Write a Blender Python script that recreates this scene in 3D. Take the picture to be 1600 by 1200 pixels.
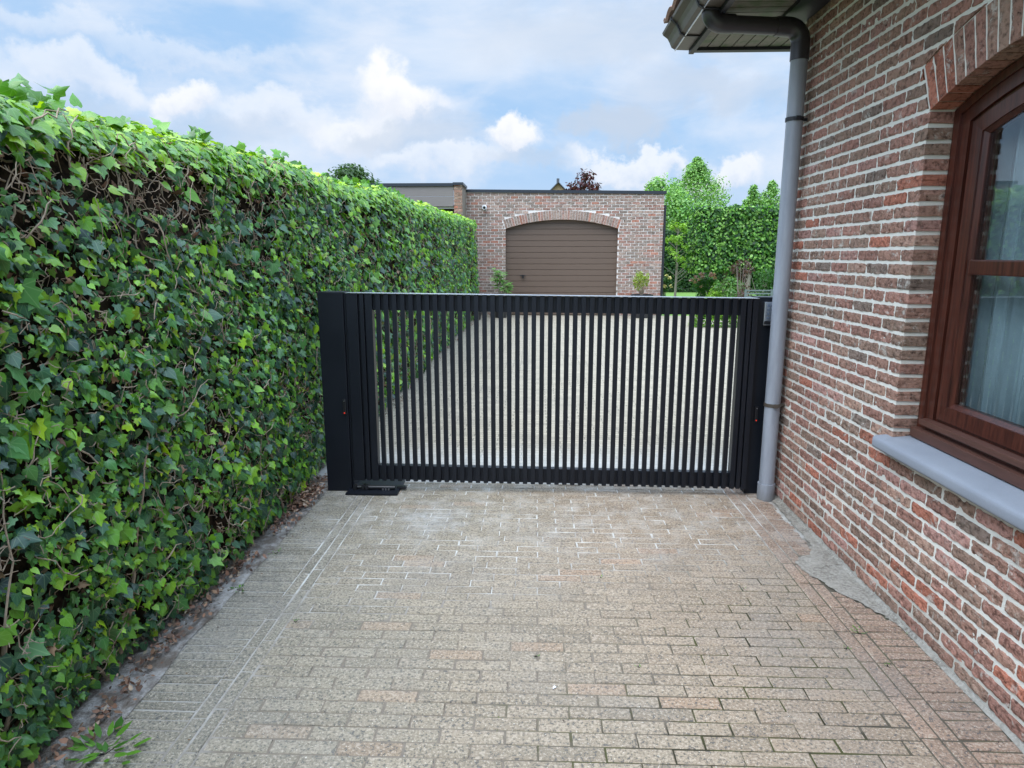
import bpy, bmesh, math, random
import numpy as np
from mathutils import Vector, Matrix, noise as mn
random.seed(7); rng=np.random.default_rng(11)
PI=math.pi; R=math.radians
for o in list(bpy.data.objects): bpy.data.objects.remove(o)
sc=bpy.context.scene; COL=sc.collection

# ---------------------------------------------------------------- camera
FPX=1030.; EYE=1.6; PIT=math.atan(201/FPX); YAW=math.atan(38/FPX*math.cos(PIT))
cd=bpy.data.cameras.new('camera'); cam=bpy.data.objects.new('camera',cd); COL.objects.link(cam)
cd.sensor_width=36; cd.lens=FPX/1600*36; cd.clip_start=.05; cd.clip_end=2000
cam.location=(0,0,EYE); cam.rotation_euler=(PI/2-PIT,0,YAW); sc.camera=cam
sc.render.resolution_x=1024; sc.render.resolution_y=768

# ---------------------------------------------------------------- light
SUN_EL,SUN_AZ=R(62),R(-145)        # azimuth measured from +Y towards +X
sd=bpy.data.lights.new('sun','SUN'); sun=bpy.data.objects.new('sun',sd); COL.objects.link(sun)
sd.energy=2.0; sd.angle=R(45); sd.color=(1,.95,.86)
sdir=Vector((math.sin(SUN_AZ)*math.cos(SUN_EL),math.cos(SUN_AZ)*math.cos(SUN_EL),math.sin(SUN_EL)))
sun.rotation_euler=sdir.to_track_quat('Z','Y').to_euler()
sc.view_settings.view_transform='Standard'; sc.view_settings.look='None'
sc.view_settings.exposure=0.42; sc.view_settings.gamma=1

class NT:
    """small helper for node trees"""
    def __init__(s,nt): s.nt=nt; nt.nodes.clear()
    def n(s,t,**k):
        x=s.nt.nodes.new(t); ins=k.pop('ins',{})
        for a,b in k.items(): setattr(x,a,b)
        for a,b in ins.items():
            if isinstance(b,bpy.types.NodeSocket): s.nt.links.new(b,x.inputs[a])
            else: x.inputs[a].default_value=b
        return x
    def m(s,op,a,b=0.,c=0.,clamp=False):
        return s.n('ShaderNodeMath',operation=op,use_clamp=clamp,ins={0:a,1:b,2:c}).outputs[0]
    def v(s,op,a,b=(0,0,0)):
        x=s.n('ShaderNodeVectorMath',operation=op,ins={0:a,1:b}); return x.outputs[1] if op in('LENGTH','DOT_PRODUCT','DISTANCE') else x.outputs[0]
    def mix(s,f,a,b,mode='MIX'):
        x=s.n('ShaderNodeMix',data_type='RGBA',blend_type=mode); x.clamp_factor=True
        for i,q in ((0,f),(6,a),(7,b)):
            if isinstance(q,bpy.types.NodeSocket): s.nt.links.new(q,x.inputs[i])
            else: x.inputs[i].default_value=q if i==0 else (*q[:3],1)
        return x.outputs[2]
    def noise(s,vec,scale,detail=3,rough=.55,dist=0):
        return s.n('ShaderNodeTexNoise',ins={'Vector':vec,'Scale':scale,'Detail':detail,'Roughness':rough,'Distortion':dist}).outputs[0]
    def ramp(s,f,a,b,lo=0.,hi=1.,smooth=True):
        return s.n('ShaderNodeMapRange',interpolation_type='SMOOTHSTEP' if smooth else 'LINEAR',ins={0:f,1:a,2:b,3:lo,4:hi}).outputs[0]

def pix_dir(px,py):
    f=Vector((-math.sin(YAW)*math.cos(PIT),math.cos(YAW)*math.cos(PIT),-math.sin(PIT)))
    r=Vector((math.cos(YAW),math.sin(YAW),0)); u=r.cross(f)
    return f+r*((px-800)/FPX)+u*((600-py)/FPX)
def at_y(px,py,y):
    d=pix_dir(px,py); return Vector((0,0,EYE))+d*(y/d.y)

w=bpy.data.worlds.new('World'); sc.world=w; w.use_nodes=True
T=NT(w.node_tree)
tc=T.n('ShaderNodeTexCoord').outputs['Generated']
sky=T.n('ShaderNodeTexSky',sky_type='NISHITA'); sky.sun_disc=False; sky.sun_elevation=SUN_EL; sky.sun_rotation=SUN_AZ
sky.air_density=1.; sky.dust_density=1.5
sp=T.n('ShaderNodeSeparateXYZ',ins={0:tc})
warp=T.v('SCALE',T.v('SUBTRACT',T.n('ShaderNodeTexNoise',ins={'Vector':tc,'Scale':7.,'Detail':8.,'Roughness':.6}).outputs[1],(.5,.5,.5)))
warp.node.inputs[3].default_value=.15
wf_=T.v('SCALE',T.v('SUBTRACT',T.n('ShaderNodeTexNoise',ins={'Vector':tc,'Scale':24.,'Detail':7.,'Roughness':.6}).outputs[1],(.5,.5,.5))); wf_.node.inputs[3].default_value=.05
pos=T.v('ADD',T.v('ADD',tc,warp),wf_)
st=T.n('ShaderNodeMapping',ins={'Vector':tc,'Scale':(1,1,2.6)}).outputs[0]
veil=T.ramp(T.noise(st,2.3,7,.55,.3),.41,.69)
veil2=T.ramp(T.noise(st,5.5,8,.6,.4),.40,.72)
base=T.mix(.86,sky.outputs[0],(4.4,6.9,10.3))
c1=T.mix(veil,base,(7.6,8.6,10.1))
c1=T.mix(T.m('MULTIPLY',veil2,.5),c1,(8.9,9.3,10.2))
horiz=T.ramp(sp.outputs[2],.0,.16,.55,0.)
c1=T.mix(horiz,c1,(7.6,8.3,9.5))
# cumulus heaps: (px,py,width,height,white,shade) -> real directions in the sky
puffs=[(625,160,80,52,1.0),(560,215,110,42,.7),(290,145,55,30,.85),(130,120,95,34,.6),(420,180,80,36,.5),
       (800,225,62,30,.95),(1000,262,120,24,.75),(1140,278,60,28,.75),(700,258,120,26,.5),(180,60,260,26,.35),(-300,120,250,80,.6),(2100,150,300,90,.9)]
for px,py,a,b,s in puffs:
    d=pix_dir(px,py).normalized(); rr=Vector((d.y,-d.x,0)).normalized(); uu=rr.cross(d)
    q=T.v('SUBTRACT',pos,tuple(d))
    x=T.m('MULTIPLY',T.v('DOT_PRODUCT',q,tuple(rr)),FPX/a); y=T.m('MULTIPLY',T.v('DOT_PRODUCT',q,tuple(uu)),FPX/b)
    rad=T.m('SQRT',T.m('ADD',T.m('MULTIPLY',x,x),T.m('MULTIPLY',y,y)))
    front=T.m('GREATER_THAN',T.v('DOT_PRODUCT',tc,tuple(d)),.3)
    edge=T.ramp(y,-.9,.35,.95,.45)       # crisp heaped top, soft base
    mask=T.m('MULTIPLY',T.m('MULTIPLY',T.n('ShaderNodeMapRange',interpolation_type='SMOOTHSTEP',ins={0:rad,1:1.05,2:T.m('SUBTRACT',1.,edge),3:0.,4:1.}).outputs[0],front),s)
    shade=T.ramp(y,-.6,.5)
    col=T.mix(shade,(7.9,8.5,9.7),(10.2,10.3,10.6))
    c1=T.mix(mask,c1,col)
for px,py,a,b,s in [(985,205,70,34,.85),(910,205,34,26,.7),(1060,150,120,40,.35),(980,45,260,60,.45),(1150,140,120,30,.4),(350,290,260,40,.25),(700,190,70,20,.3),(640,215,110,26,.55),(300,200,160,30,.4),(110,175,130,26,.35),(820,255,90,18,.5)]:
    d=pix_dir(px,py).normalized(); rr=Vector((d.y,-d.x,0)).normalized(); uu=rr.cross(d)
    q=T.v('SUBTRACT',pos,tuple(d))
    x=T.m('MULTIPLY',T.v('DOT_PRODUCT',q,tuple(rr)),FPX/a); y=T.m('MULTIPLY',T.v('DOT_PRODUCT',q,tuple(uu)),FPX/b)
    rad=T.m('SQRT',T.m('ADD',T.m('MULTIPLY',x,x),T.m('MULTIPLY',y,y)))
    mask=T.m('MULTIPLY',T.m('MULTIPLY',T.ramp(rad,1.1,.4),T.m('GREATER_THAN',T.v('DOT_PRODUCT',tc,tuple(d)),.3)),s)
    c1=T.mix(mask,c1,(5.9,6.9,8.4))
# sky out of view, overhead and around the sun, boosted as added fill light
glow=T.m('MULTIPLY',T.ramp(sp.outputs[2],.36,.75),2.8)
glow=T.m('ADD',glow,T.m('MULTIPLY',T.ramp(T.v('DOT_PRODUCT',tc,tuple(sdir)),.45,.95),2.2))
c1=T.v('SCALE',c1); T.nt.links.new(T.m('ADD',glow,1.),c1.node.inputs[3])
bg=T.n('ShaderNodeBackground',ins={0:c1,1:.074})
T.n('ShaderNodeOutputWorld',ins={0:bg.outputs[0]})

# ---------------------------------------------------------------- materials
def mat(name,col=(.5,.5,.5),rough=.6,metal=0.,spec=.5,fn=None):
    m=bpy.data.materials.new(name); m.use_nodes=True; t=NT(m.node_tree)
    P=t.n('ShaderNodeBsdfPrincipled',ins={'Roughness':rough,'Metallic':metal,'Specular IOR Level':spec})
    P.inputs['Base Color'].default_value=(*col,1)
    o=t.n('ShaderNodeOutputMaterial',ins={0:P.outputs[0]})
    t.P=P;t.o=o
    if fn: fn(t)
    return m
def setc(t,s): t.nt.links.new(s,t.P.inputs['Base Color'])
def bump(t,h,dist=.002,strength=1.):
    b=t.n('ShaderNodeBump',ins={'Height':h,'Distance':dist,'Strength':strength}); t.nt.links.new(b.outputs[0],t.P.inputs['Normal'])
def obj_co(t): return t.n('ShaderNodeTexCoord').outputs['Object']
def tint(t): return t.n('ShaderNodeAttribute',attribute_name='tint').outputs[0]

def f_brick(t,lime=.6,sc_=1.):
    a=tint(t); c=t.v('ADD',obj_co(t),t.v('MULTIPLY',a,(190,170,230)))
    n1=t.noise(c,42*sc_,5,.65); n2=t.noise(c,150*sc_,3,.6); n3=t.noise(c,18*sc_,3,.6)
    dark=t.ramp(n1,.30,.56); k=t.mix(dark,(.34,.31,.30),(1,1,1))
    col=t.mix(1.,a,k,'MULTIPLY')
    col=t.mix(t.m('MULTIPLY',t.ramp(n2,.58,.74),.35),col,(.42,.36,.30))
    col=t.mix(t.m('MULTIPLY',t.ramp(t.noise(c,9*sc_,5,.7,1.2),.52,.66),.45),col,t.mix(1.,a,(.75,.95,.95),'MULTIPLY'))
    col=t.mix(t.m('MULTIPLY',t.ramp(t.noise(c,13*sc_,6,.75,.5),.56,.66),lime),col,(.56,.52,.45))
    pit=t.ramp(t.noise(c,30*sc_,4,.8,2.),.40,.30)
    col=t.mix(t.m('MULTIPLY',pit,.7),col,(.04,.025,.02))
    setc(t,col); bump(t,t.m('SUBTRACT',t.m('ADD',n1,t.m('MULTIPLY',n2,.35)),pit),.009,1.); t.P.inputs['Roughness'].default_value=.88
M_brick=mat('house_brick',fn=f_brick,spec=.25)
M_gbrick=mat('garage_brick',fn=lambda t:f_brick(t,.3,.7),spec=.25)
def f_mortar(t,a=(.70,.66,.57),b=(.81,.77,.68)):
    c=obj_co(t); n=t.noise(c,9,5,.6); n2=t.noise(c,160,3,.7)
    col=t.mix(n,a,b); col=t.mix(t.m('MULTIPLY',t.ramp(t.noise(c,1.6,4,.6),.45,.7),.35),col,(.33,.31,.27))
    zz=t.n('ShaderNodeSeparateXYZ',ins={0:c}).outputs[2]; dirt=t.m('MULTIPLY',t.ramp(t.m('ADD',zz,t.m('MULTIPLY',t.noise(c,5,5,.7),.3)),.45,.12),.55)
    col=t.mix(dirt,col,(.25,.22,.17))
    setc(t,t.mix(t.m('MULTIPLY',n2,.25),col,(.3,.28,.25))); bump(t,n2,.003,.7)
M_mortar=mat('mortar',rough=.95,spec=.15,fn=f_mortar)
M_gmortar=mat('garage_mortar',rough=.95,spec=.15,fn=lambda t:f_mortar(t,(.66,.60,.55),(.76,.70,.65)))

def f_paver(t):
    c=obj_co(t); a=tint(t); cj=t.v('ADD',c,t.v('MULTIPLY',a,(190,170,230))); fine=t.noise(cj,95,3,.7); f2=t.noise(cj,170,2,.5)
    s=t.n('ShaderNodeSeparateXYZ',ins={0:c})
    col=a
    col=t.mix(t.m('MULTIPLY',t.ramp(fine,.47,.38),.85),col,(.085,.08,.075))
    col=t.mix(t.m('MULTIPLY',t.ramp(fine,.54,.62),.7),col,(.40,.335,.262))
    col=t.mix(t.m('MULTIPLY',t.ramp(f2,.68,.73),.9),col,(.62,.57,.49))
    big=t.noise(c,1.3,5,.6,.4)
    col=t.mix(t.m('MULTIPLY',t.ramp(big,.45,.72),.35),col,(.20,.19,.175))
    # cement haze by the gate foot
    pc=t.n('ShaderNodeMapping',ins={'Vector':c,'Location':(.66,-3.78,0)})
    d=t.v('LENGTH',t.v('MULTIPLY',pc.outputs[0],(1.0,1.15,0)))
    hz=t.m('SUBTRACT',1.75,t.m('ADD',t.m('MULTIPLY',d,2.6),t.m('MULTIPLY',t.noise(c,6,7,.75),2.2)))
    col=t.mix(t.m('MULTIPLY',t.m('MULTIPLY',t.ramp(hz,-.1,.7),t.ramp(t.noise(c,22,5,.7),.38,.6,.35,1.)),.6),col,(.42,.415,.40))
    # fine sand brushed over the stones towards the gate
    sand=t.m('MULTIPLY',t.ramp(s.outputs[1],2.6,4.2),t.ramp(t.noise(c,7,6,.7),.42,.7))
    col=t.mix(t.m('MULTIPLY',sand,.5),col,(.47,.44,.39))
    setc(t,col); bump(t,t.m('ADD',fine,t.m('MULTIPLY',f2,.5)),.0035,.9)
M_paver=mat('driveway_paver',rough=.9,spec=.2,fn=f_paver)
def f_bed(t):
    c=obj_co(t); s=t.n('ShaderNodeSeparateXYZ',ins={0:c}); x,y=s.outputs[0],s.outputs[1]
    n=t.noise(c,3.2,5,.65); nf=t.noise(c,60,3,.6)
    light=t.ramp(t.m('ADD',t.m('SUBTRACT',y,t.m('MULTIPLY',x,.30)),t.m('MULTIPLY',n,1.2)),3.35,3.95)
    leftl=t.ramp(t.m('SUBTRACT',t.m('MULTIPLY',n,.25),x),1.12,1.26)
    light=t.m('MAXIMUM',light,t.m('MULTIPLY',leftl,.55)); light=t.m('MULTIPLY',light,t.ramp(t.noise(c,4.5,5,.7),.36,.60,.35,1.))
    moss=t.ramp(t.m('ADD',t.m('SUBTRACT',t.m('MULTIPLY',x,.75),t.m('MULTIPLY',y,.55)),t.m('MULTIPLY',n,1.3)),-.62,-.12)
    col=t.mix(nf,(.13,.108,.085),(.21,.175,.14))
    moss=t.m('MULTIPLY',moss,t.ramp(x,1.32,1.02,.6,1.)); moss=t.m('MULTIPLY',moss,t.ramp(t.noise(c,6.5,4,.6),.32,.5,.45,1.))
    col=t.mix(moss,col,t.mix(t.ramp(n,.45,.55),(.035,.032,.020),(.060,.060,.026)))
    col=t.mix(light,col,t.mix(nf,(.42,.40,.36),(.54,.52,.48)))
    setc(t,col)
M_bed=mat('joint_sand',rough=.98,spec=.1,fn=f_bed)
def f_yard(t):
    c=obj_co(t)
    b=t.n('ShaderNodeTexBrick',ins={'Vector':c,'Scale':1.,'Brick Width':.22,'Row Height':.07,'Mortar Size':.006,'Color1':(.33,.28,.205,1),'Color2':(.235,.20,.15,1),'Mortar':(.14,.12,.09,1)})
    col=t.mix(t.m('MULTIPLY',t.noise(c,120,3,.6),.3),b.outputs[0],(.30,.27,.22))
    s=t.n('ShaderNodeSeparateXYZ',ins={0:c})
    col=t.mix(t.m('MULTIPLY',t.ramp(t.m('ADD',s.outputs[1],t.noise(c,2.5,5,.7)),6.2,5.2),.6),col,(.48,.47,.45))
    setc(t,col)
M_yard=mat('yard_paving',rough=.9,spec=.2,fn=f_yard)
def f_dirt(t):
    c=obj_co(t); n=t.noise(c,7,6,.7); f=t.noise(c,90,4,.7)
    col=t.mix(t.ramp(n,.40,.62),(.16,.13,.105),(.42,.39,.355))
    col=t.mix(t.m('MULTIPLY',t.ramp(f,.5,.7),.5),col,(.13,.10,.08)); setc(t,col); bump(t,t.m('ADD',n,f),.012,1)
M_dirt=mat('sandy_soil',rough=1,spec=.1,fn=f_dirt)
def f_sand(t):
    c=obj_co(t); f=t.noise(c,70,4,.7); n=t.noise(c,9,5,.6)
    setc(t,t.mix(t.ramp(f,.35,.7),t.mix(t.ramp(n,.35,.65),(.16,.14,.115),(.29,.265,.225)),(.35,.325,.28))); bump(t,t.m('ADD',t.m('MULTIPLY',n,3.),f),.008,1.)
M_sand=mat('cement_sand',rough=1,spec=.1,fn=f_sand)
def f_grass(t):
    c=obj_co(t); setc(t,t.mix(t.noise(c,3,6,.7),(.10,.19,.04),(.17,.27,.07)))
M_grass=mat('lawn_grass',rough=.9,spec=.1,fn=f_grass)
M_earth=mat('earth',rough=1,spec=.1,fn=lambda t:setc(t,t.mix(t.noise(obj_co(t),.6,6,.7),(.07,.10,.03),(.16,.15,.09))))

def leafmat(name,trans=.3,rough=.38,vein=True,spec=.5):
    def fn(t):
        a=tint(t); c=obj_co(t); col=t.mix(t.m('MULTIPLY',t.noise(c,45,3,.6),.5),a,t.mix(1.,a,(.45,.5,.5),'MULTIPLY'))
        if vein:
            uv=t.n('ShaderNodeAttribute',attribute_name='leafco').outputs[1]; s=t.n('ShaderNodeSeparateXYZ',ins={0:uv})
            ax=t.m('ABSOLUTE',s.outputs[0]); y=s.outputs[1]
            v1=ax; v2=t.m('ABSOLUTE',t.m('SUBTRACT',t.m('MULTIPLY',ax,.8),t.m('MULTIPLY',y,.6)))
            v3=t.m('ABSOLUTE',t.m('SUBTRACT',t.m('MULTIPLY',ax,.12),t.m('MULTIPLY',t.m('SUBTRACT',y,.05),.99)))
            v=t.m('MINIMUM',t.m('MINIMUM',v1,v2),v3)
            col=t.mix(t.m('MULTIPLY',t.ramp(v,.03,.004),.28),col,t.mix(.5,a,(.45,.60,.30)))
        setc(t,col)
        tr=t.n('ShaderNodeBsdfTranslucent'); t.nt.links.new(t.mix(1.,col,(1.35,1.5,.6),'MULTIPLY'),tr.inputs[0])
        mx=t.n('ShaderNodeMixShader',ins={0:trans}); t.nt.links.new(t.P.outputs[0],mx.inputs[1]); t.nt.links.new(tr.outputs[0],mx.inputs[2])
        t.nt.links.new(mx.outputs[0],t.o.inputs[0])
    return mat(name,rough=rough,fn=fn,spec=spec)
M_ivy=leafmat('ivy_leaf',.30,.34,True,.5); M_leaf=leafmat('tree_leaf',.35,.5,False,.3)
M_twig=mat('twig_bark',rough=.9,spec=.2,fn=lambda t:setc(t,t.mix(t.noise(obj_co(t),30,4,.7),(.15,.105,.07),(.46,.36,.26))))
M_bark=mat('tree_bark',rough=.95,spec=.1,fn=lambda t:setc(t,t.mix(t.noise(obj_co(t),20,4,.7),(.12,.10,.08),(.30,.26,.21))))
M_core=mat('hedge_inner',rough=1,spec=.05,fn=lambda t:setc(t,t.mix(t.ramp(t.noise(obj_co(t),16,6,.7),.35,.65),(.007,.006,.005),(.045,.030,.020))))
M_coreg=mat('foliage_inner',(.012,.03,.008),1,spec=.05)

def f_gate(t):
    c=obj_co(t); n=t.noise(c,260,2,.5); setc(t,t.mix(t.ramp(t.noise(c,2.5,5,.6),.4,.7),(.0055,.0072,.0115),(.0085,.0105,.0155))); bump(t,n,.0006,.5)
M_gate=mat('black_powder_coat',rough=.42,spec=.35,fn=f_gate)
M_black=mat('black_plastic',(.012,.012,.014),.35)
M_steel=mat('brushed_steel',(.55,.57,.60),.35,1.)
M_red=mat('red_lamp',(.6,.02,.01),.3)
t=M_red.node_tree.nodes
for nn in t:
    if nn.type=='BSDF_PRINCIPLED': nn.inputs['Emission Color'].default_value=(1,.05,.02,1); nn.inputs['Emission Strength'].default_value=.45
def f_wood(t):
    c=obj_co(t); m=t.n('ShaderNodeMapping',ins={'Vector':c,'Scale':(8,1.,8)}).outputs[0]
    m2=t.n('ShaderNodeMapping',ins={'Vector':c,'Scale':(60,60,3)}).outputs[0]
    n=t.noise(m2,1.5,5,.6); setc(t,t.mix(t.ramp(n,.3,.7),(.036,.010,.0065),(.088,.024,.014))); bump(t,n,.0008,.5)
M_wood=mat('mahogany_stain',rough=.32,spec=.5,fn=f_wood)
M_wood2=mat('mahogany_weathered',rough=.5,fn=lambda t:setc(t,t.mix(t.noise(t.n('ShaderNodeMapping',ins={'Vector':obj_co(t),'Scale':(30,3,30)}).outputs[0],2,5,.6),(.05,.020,.014),(.13,.055,.036))))
def f_stone(t):
    c=obj_co(t); n=t.noise(c,5,5,.6); f=t.noise(c,220,2,.6); setc(t,t.mix(t.m('MULTIPLY',f,.3),t.mix(n,(.22,.235,.265),(.31,.325,.355)),(.12,.13,.15))); bump(t,f,.001,.6)
M_stone=mat('bluestone',rough=.75,fn=f_stone)
def f_pipe(t):
    c=obj_co(t); n=t.noise(t.n('ShaderNodeMapping',ins={'Vector':c,'Scale':(9,9,1.3)}).outputs[0],2,5,.65)
    s=t.n('ShaderNodeSeparateXYZ',ins={0:c})
    col=t.mix(t.ramp(n,.3,.7),(.235,.25,.28),(.305,.322,.355))
    col=t.mix(t.m('MULTIPLY',t.ramp(t.m('ADD',s.outputs[2],t.m('MULTIPLY',n,.15)),.22,.05),.6),col,(.13,.12,.10))
    setc(t,col)
M_pipe=mat('grey_pvc',rough=.38,fn=f_pipe)
M_pipesh=mat('shaded_pvc',(.035,.031,.034),.3)  # upper run of the grey pipe: eave shade painted in as brown-black
M_gutter=mat('brown_gutter',rough=.4,fn=lambda t:setc(t,t.mix(t.noise(obj_co(t),9,5,.6),(.045,.035,.028),(.11,.09,.07))))
def f_soff(t):
    c=obj_co(t); n=t.noise(c,7,5,.7); setc(t,t.mix(t.ramp(n,.42,.66),(.17,.15,.12),(.075,.105,.045)))
M_soffit=mat('soffit_board',rough=.6,fn=f_soff)
M_trim=mat('dark_trim',(.012,.012,.016),.5)
M_tile=mat('clay_tile',rough=.8,fn=lambda t:setc(t,t.mix(t.noise(obj_co(t),9,5,.7),(.17,.075,.05),(.33,.20,.15))))
def f_door(t):
    c=obj_co(t); n=t.noise(t.n('ShaderNodeMapping',ins={'Vector':c,'Scale':(2,1,60)}).outputs[0],2,4,.6)
    setc(t,t.mix(n,(.098,.063,.043),(.125,.083,.059)))
M_door=mat('bronze_door_panel',rough=.45,fn=f_door)
def f_fascia(t):
    c=obj_co(t); n=t.noise(t.n('ShaderNodeMapping',ins={'Vector':c,'Scale':(2,1,40)}).outputs[0],2,5,.65)
    setc(t,t.mix(n,(.13,.11,.10),(.235,.205,.19)))
M_fascia=mat('weathered_boards',rough=.8,fn=f_fascia)
M_roofedge=mat('roof_edge_metal',(.02,.024,.032),.35)
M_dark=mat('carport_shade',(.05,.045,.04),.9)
M_beam=mat('pale_beam',(.45,.43,.41),.7)
M_white=mat('white_plastic',(.75,.75,.76),.4)
M_curt=mat('curtain_cloth',(.50,.54,.58),.9,fn=lambda t:setc(t,t.mix(t.noise(obj_co(t),40,3,.6),(.40,.43,.46),(.50,.53,.56))))
M_room=mat('room_wall',(.45,.43,.40),.9)
M_terra=mat('black_pot',(.02,.02,.022),.4)
M_ochre=mat('ochre_render',(.42,.29,.17),.9)
M_slate=mat('slate_roof',(.07,.075,.085),.7)
M_benchw=mat('grey_timber',(.12,.15,.13),.8)
def f_litter(t): setc(t,tint(t))
M_litter=mat('dry_leaf',rough=.8,fn=f_litter,spec=.2)
def glassmat():
    m=bpy.data.materials.new('window_glass'); m.use_nodes=True; t=NT(m.node_tree)
    tr=t.n('ShaderNodeBsdfTransparent',ins={0:(.80,.86,.86,1)}); gl=t.n('ShaderNodeBsdfGlossy',ins={'Roughness':.0,0:(.95,.97,1,1)})
    fr=t.n('ShaderNodeFresnel',ins={0:1.6}); bk=t.m('SUBTRACT',1.,t.n('ShaderNodeNewGeometry').outputs['Backfacing'])
    mx=t.n('ShaderNodeMixShader',ins={0:t.m('MULTIPLY',t.m('MULTIPLY_ADD',fr.outputs[0],1.1,.03),bk)}); t.nt.links.new(tr.outputs[0],mx.inputs[1]); t.nt.links.new(gl.outputs[0],mx.inputs[2])
    t.n('ShaderNodeOutputMaterial',ins={0:mx.outputs[0]}); return m
M_glass=glassmat()

# ---------------------------------------------------------------- object helpers
def tag(o,label=None,cat=None,group=None,kind=None):
    if label: o['label']=label
    if cat: o['category']=cat
    if group: o['group']=group
    if kind: o['kind']=kind
    return o
def thing(name,label,cat,loc=(0,0,0),rz=0,group=None):
    o=bpy.data.objects.new(name,None); COL.objects.link(o); o.location=loc; o.rotation_euler=(0,0,rz); o.empty_display_size=.1
    return tag(o,label,cat,group)
def link(name,me,mats,parent=None,loc=(0,0,0)):
    for m in (mats if isinstance(mats,(list,tuple)) else [mats]): me.materials.append(m)
    me.name=name; o=bpy.data.objects.new(name,me); COL.objects.link(o); o.location=loc
    if parent: o.parent=parent
    return o
class MB:
    def __init__(s): s.v=[];s.f=[];s.mi=[];s.c=[]
    def add(s,vs,fs,mi=0,col=(1,1,1)):
        b=len(s.v); s.v+= [tuple(p) for p in vs]; s.f+=[tuple(b+i for i in f) for f in fs]; s.mi+=[mi]*len(fs); s.c+=[col]*len(fs); return s
    def box(s,x0,x1,y0,y1,z0,z1,mi=0,col=(1,1,1),bev=0):
        if bev>0:
            bm=bmesh.new(); bmesh.ops.create_cube(bm,size=1)
            for v in bm.verts: v.co=Vector(((x0+x1)/2+v.co.x*(x1-x0),(y0+y1)/2+v.co.y*(y1-y0),(z0+z1)/2+v.co.z*(z1-z0)))
            bmesh.ops.bevel(bm,geom=bm.edges[:],offset=bev,segments=2,affect='EDGES',profile=.7)
            bm.verts.index_update(); vs=[v.co.copy() for v in bm.verts]; fs=[[v.index for v in f.verts] for f in bm.faces]; bm.free()
            return s.add(vs,fs,mi,col)
        vs=[(x0,y0,z0),(x1,y0,z0),(x1,y1,z0),(x0,y1,z0),(x0,y0,z1),(x1,y0,z1),(x1,y1,z1),(x0,y1,z1)]
        return s.add(vs,[(0,3,2,1),(4,5,6,7),(0,1,5,4),(1,2,6,5),(2,3,7,6),(3,0,4,7)],mi,col)
    def tube(s,pts,r,n=10,mi=0,col=(1,1,1),cap=True):
        pts=[Vector(p) for p in pts]; rs=r if isinstance(r,(list,tuple)) else [r]*len(pts); vs=[];fs=[]
        up=Vector((0,0,1)); prev=None
        for i,p in enumerate(pts):
            d=(pts[min(i+1,len(pts)-1)]-pts[max(i-1,0)]).normalized()
            if prev is None:
                a=d.cross(up if abs(d.z)<.9 else Vector((1,0,0))).normalized()
            else: a=(prev-d*prev.dot(d)).normalized()
            prev=a; b=d.cross(a)
            for k in range(n):
                an=2*PI*k/n; vs.append(p+(a*math.cos(an)+b*math.sin(an))*rs[i])
        for i in range(len(pts)-1):
            for k in range(n):
                k2=(k+1)%n; fs.append((i*n+k,i*n+k2,(i+1)*n+k2,(i+1)*n+k))
        if cap: fs.append(tuple(range(n-1,-1,-1))); fs.append(tuple((len(pts)-1)*n+k for k in range(n)))
        return s.add(vs,fs,mi,col)
    def prism(s,poly,axis,a,b,mi=0,col=(1,1,1)):
        """poly: 2-D outline (other two axes in order), extruded on axis from a to b"""
        def P(u,v,w): return {0:(w,u,v),1:(u,w,v),2:(u,v,w)}[axis]
        n=len(poly); vs=[P(u,v,a) for u,v in poly]+[P(u,v,b) for u,v in poly]
        fs=[tuple(range(n)),tuple(range(2*n-1,n-1,-1))]+[(i,(i+1)%n,n+(i+1)%n,n+i) for i in range(n)]
        return s.add(vs,fs,mi,col)
    def lathe(s,prof,cx,cy,n=20,mi=0,col=(1,1,1)):
        vs=[];fs=[]
        for r,z in prof:
            for k in range(n): vs.append((cx+r*math.cos(2*PI*k/n),cy+r*math.sin(2*PI*k/n),z))
        for i in range(len(prof)-1):
            for k in range(n): fs.append((i*n+k,i*n+(k+1)%n,(i+1)*n+(k+1)%n,(i+1)*n+k))
        return s.add(vs,fs,mi,col)
    def build(s,name,mats,parent=None,smooth=False,loc=(0,0,0),tinted=False,fix=True):
        me=bpy.data.meshes.new(name); me.from_pydata(s.v,[],s.f)
        o=link(name,me,mats,parent,loc)
        me.polygons.foreach_set('material_index',s.mi)
        if tinted:
            at=me.attributes.new('tint','FLOAT_COLOR','FACE'); at.data.foreach_set('color',np.array([(*c,1) for c in s.c],dtype=np.float32).ravel())
        if fix:
            bm=bmesh.new(); bm.from_mesh(me); bmesh.ops.recalc_face_normals(bm,faces=bm.faces); bm.to_mesh(me); bm.free()
        if smooth:
            me.polygons.foreach_set('use_smooth',[True]*len(me.polygons))
            me.update()
            try: me.set_sharp_from_angle(angle=R(35))
            except Exception: pass
        me.update(); return o
def box_obj(name,b,m,parent=None,bev=.002): return MB().box(*b,bev=bev).build(name,m,parent)

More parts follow.
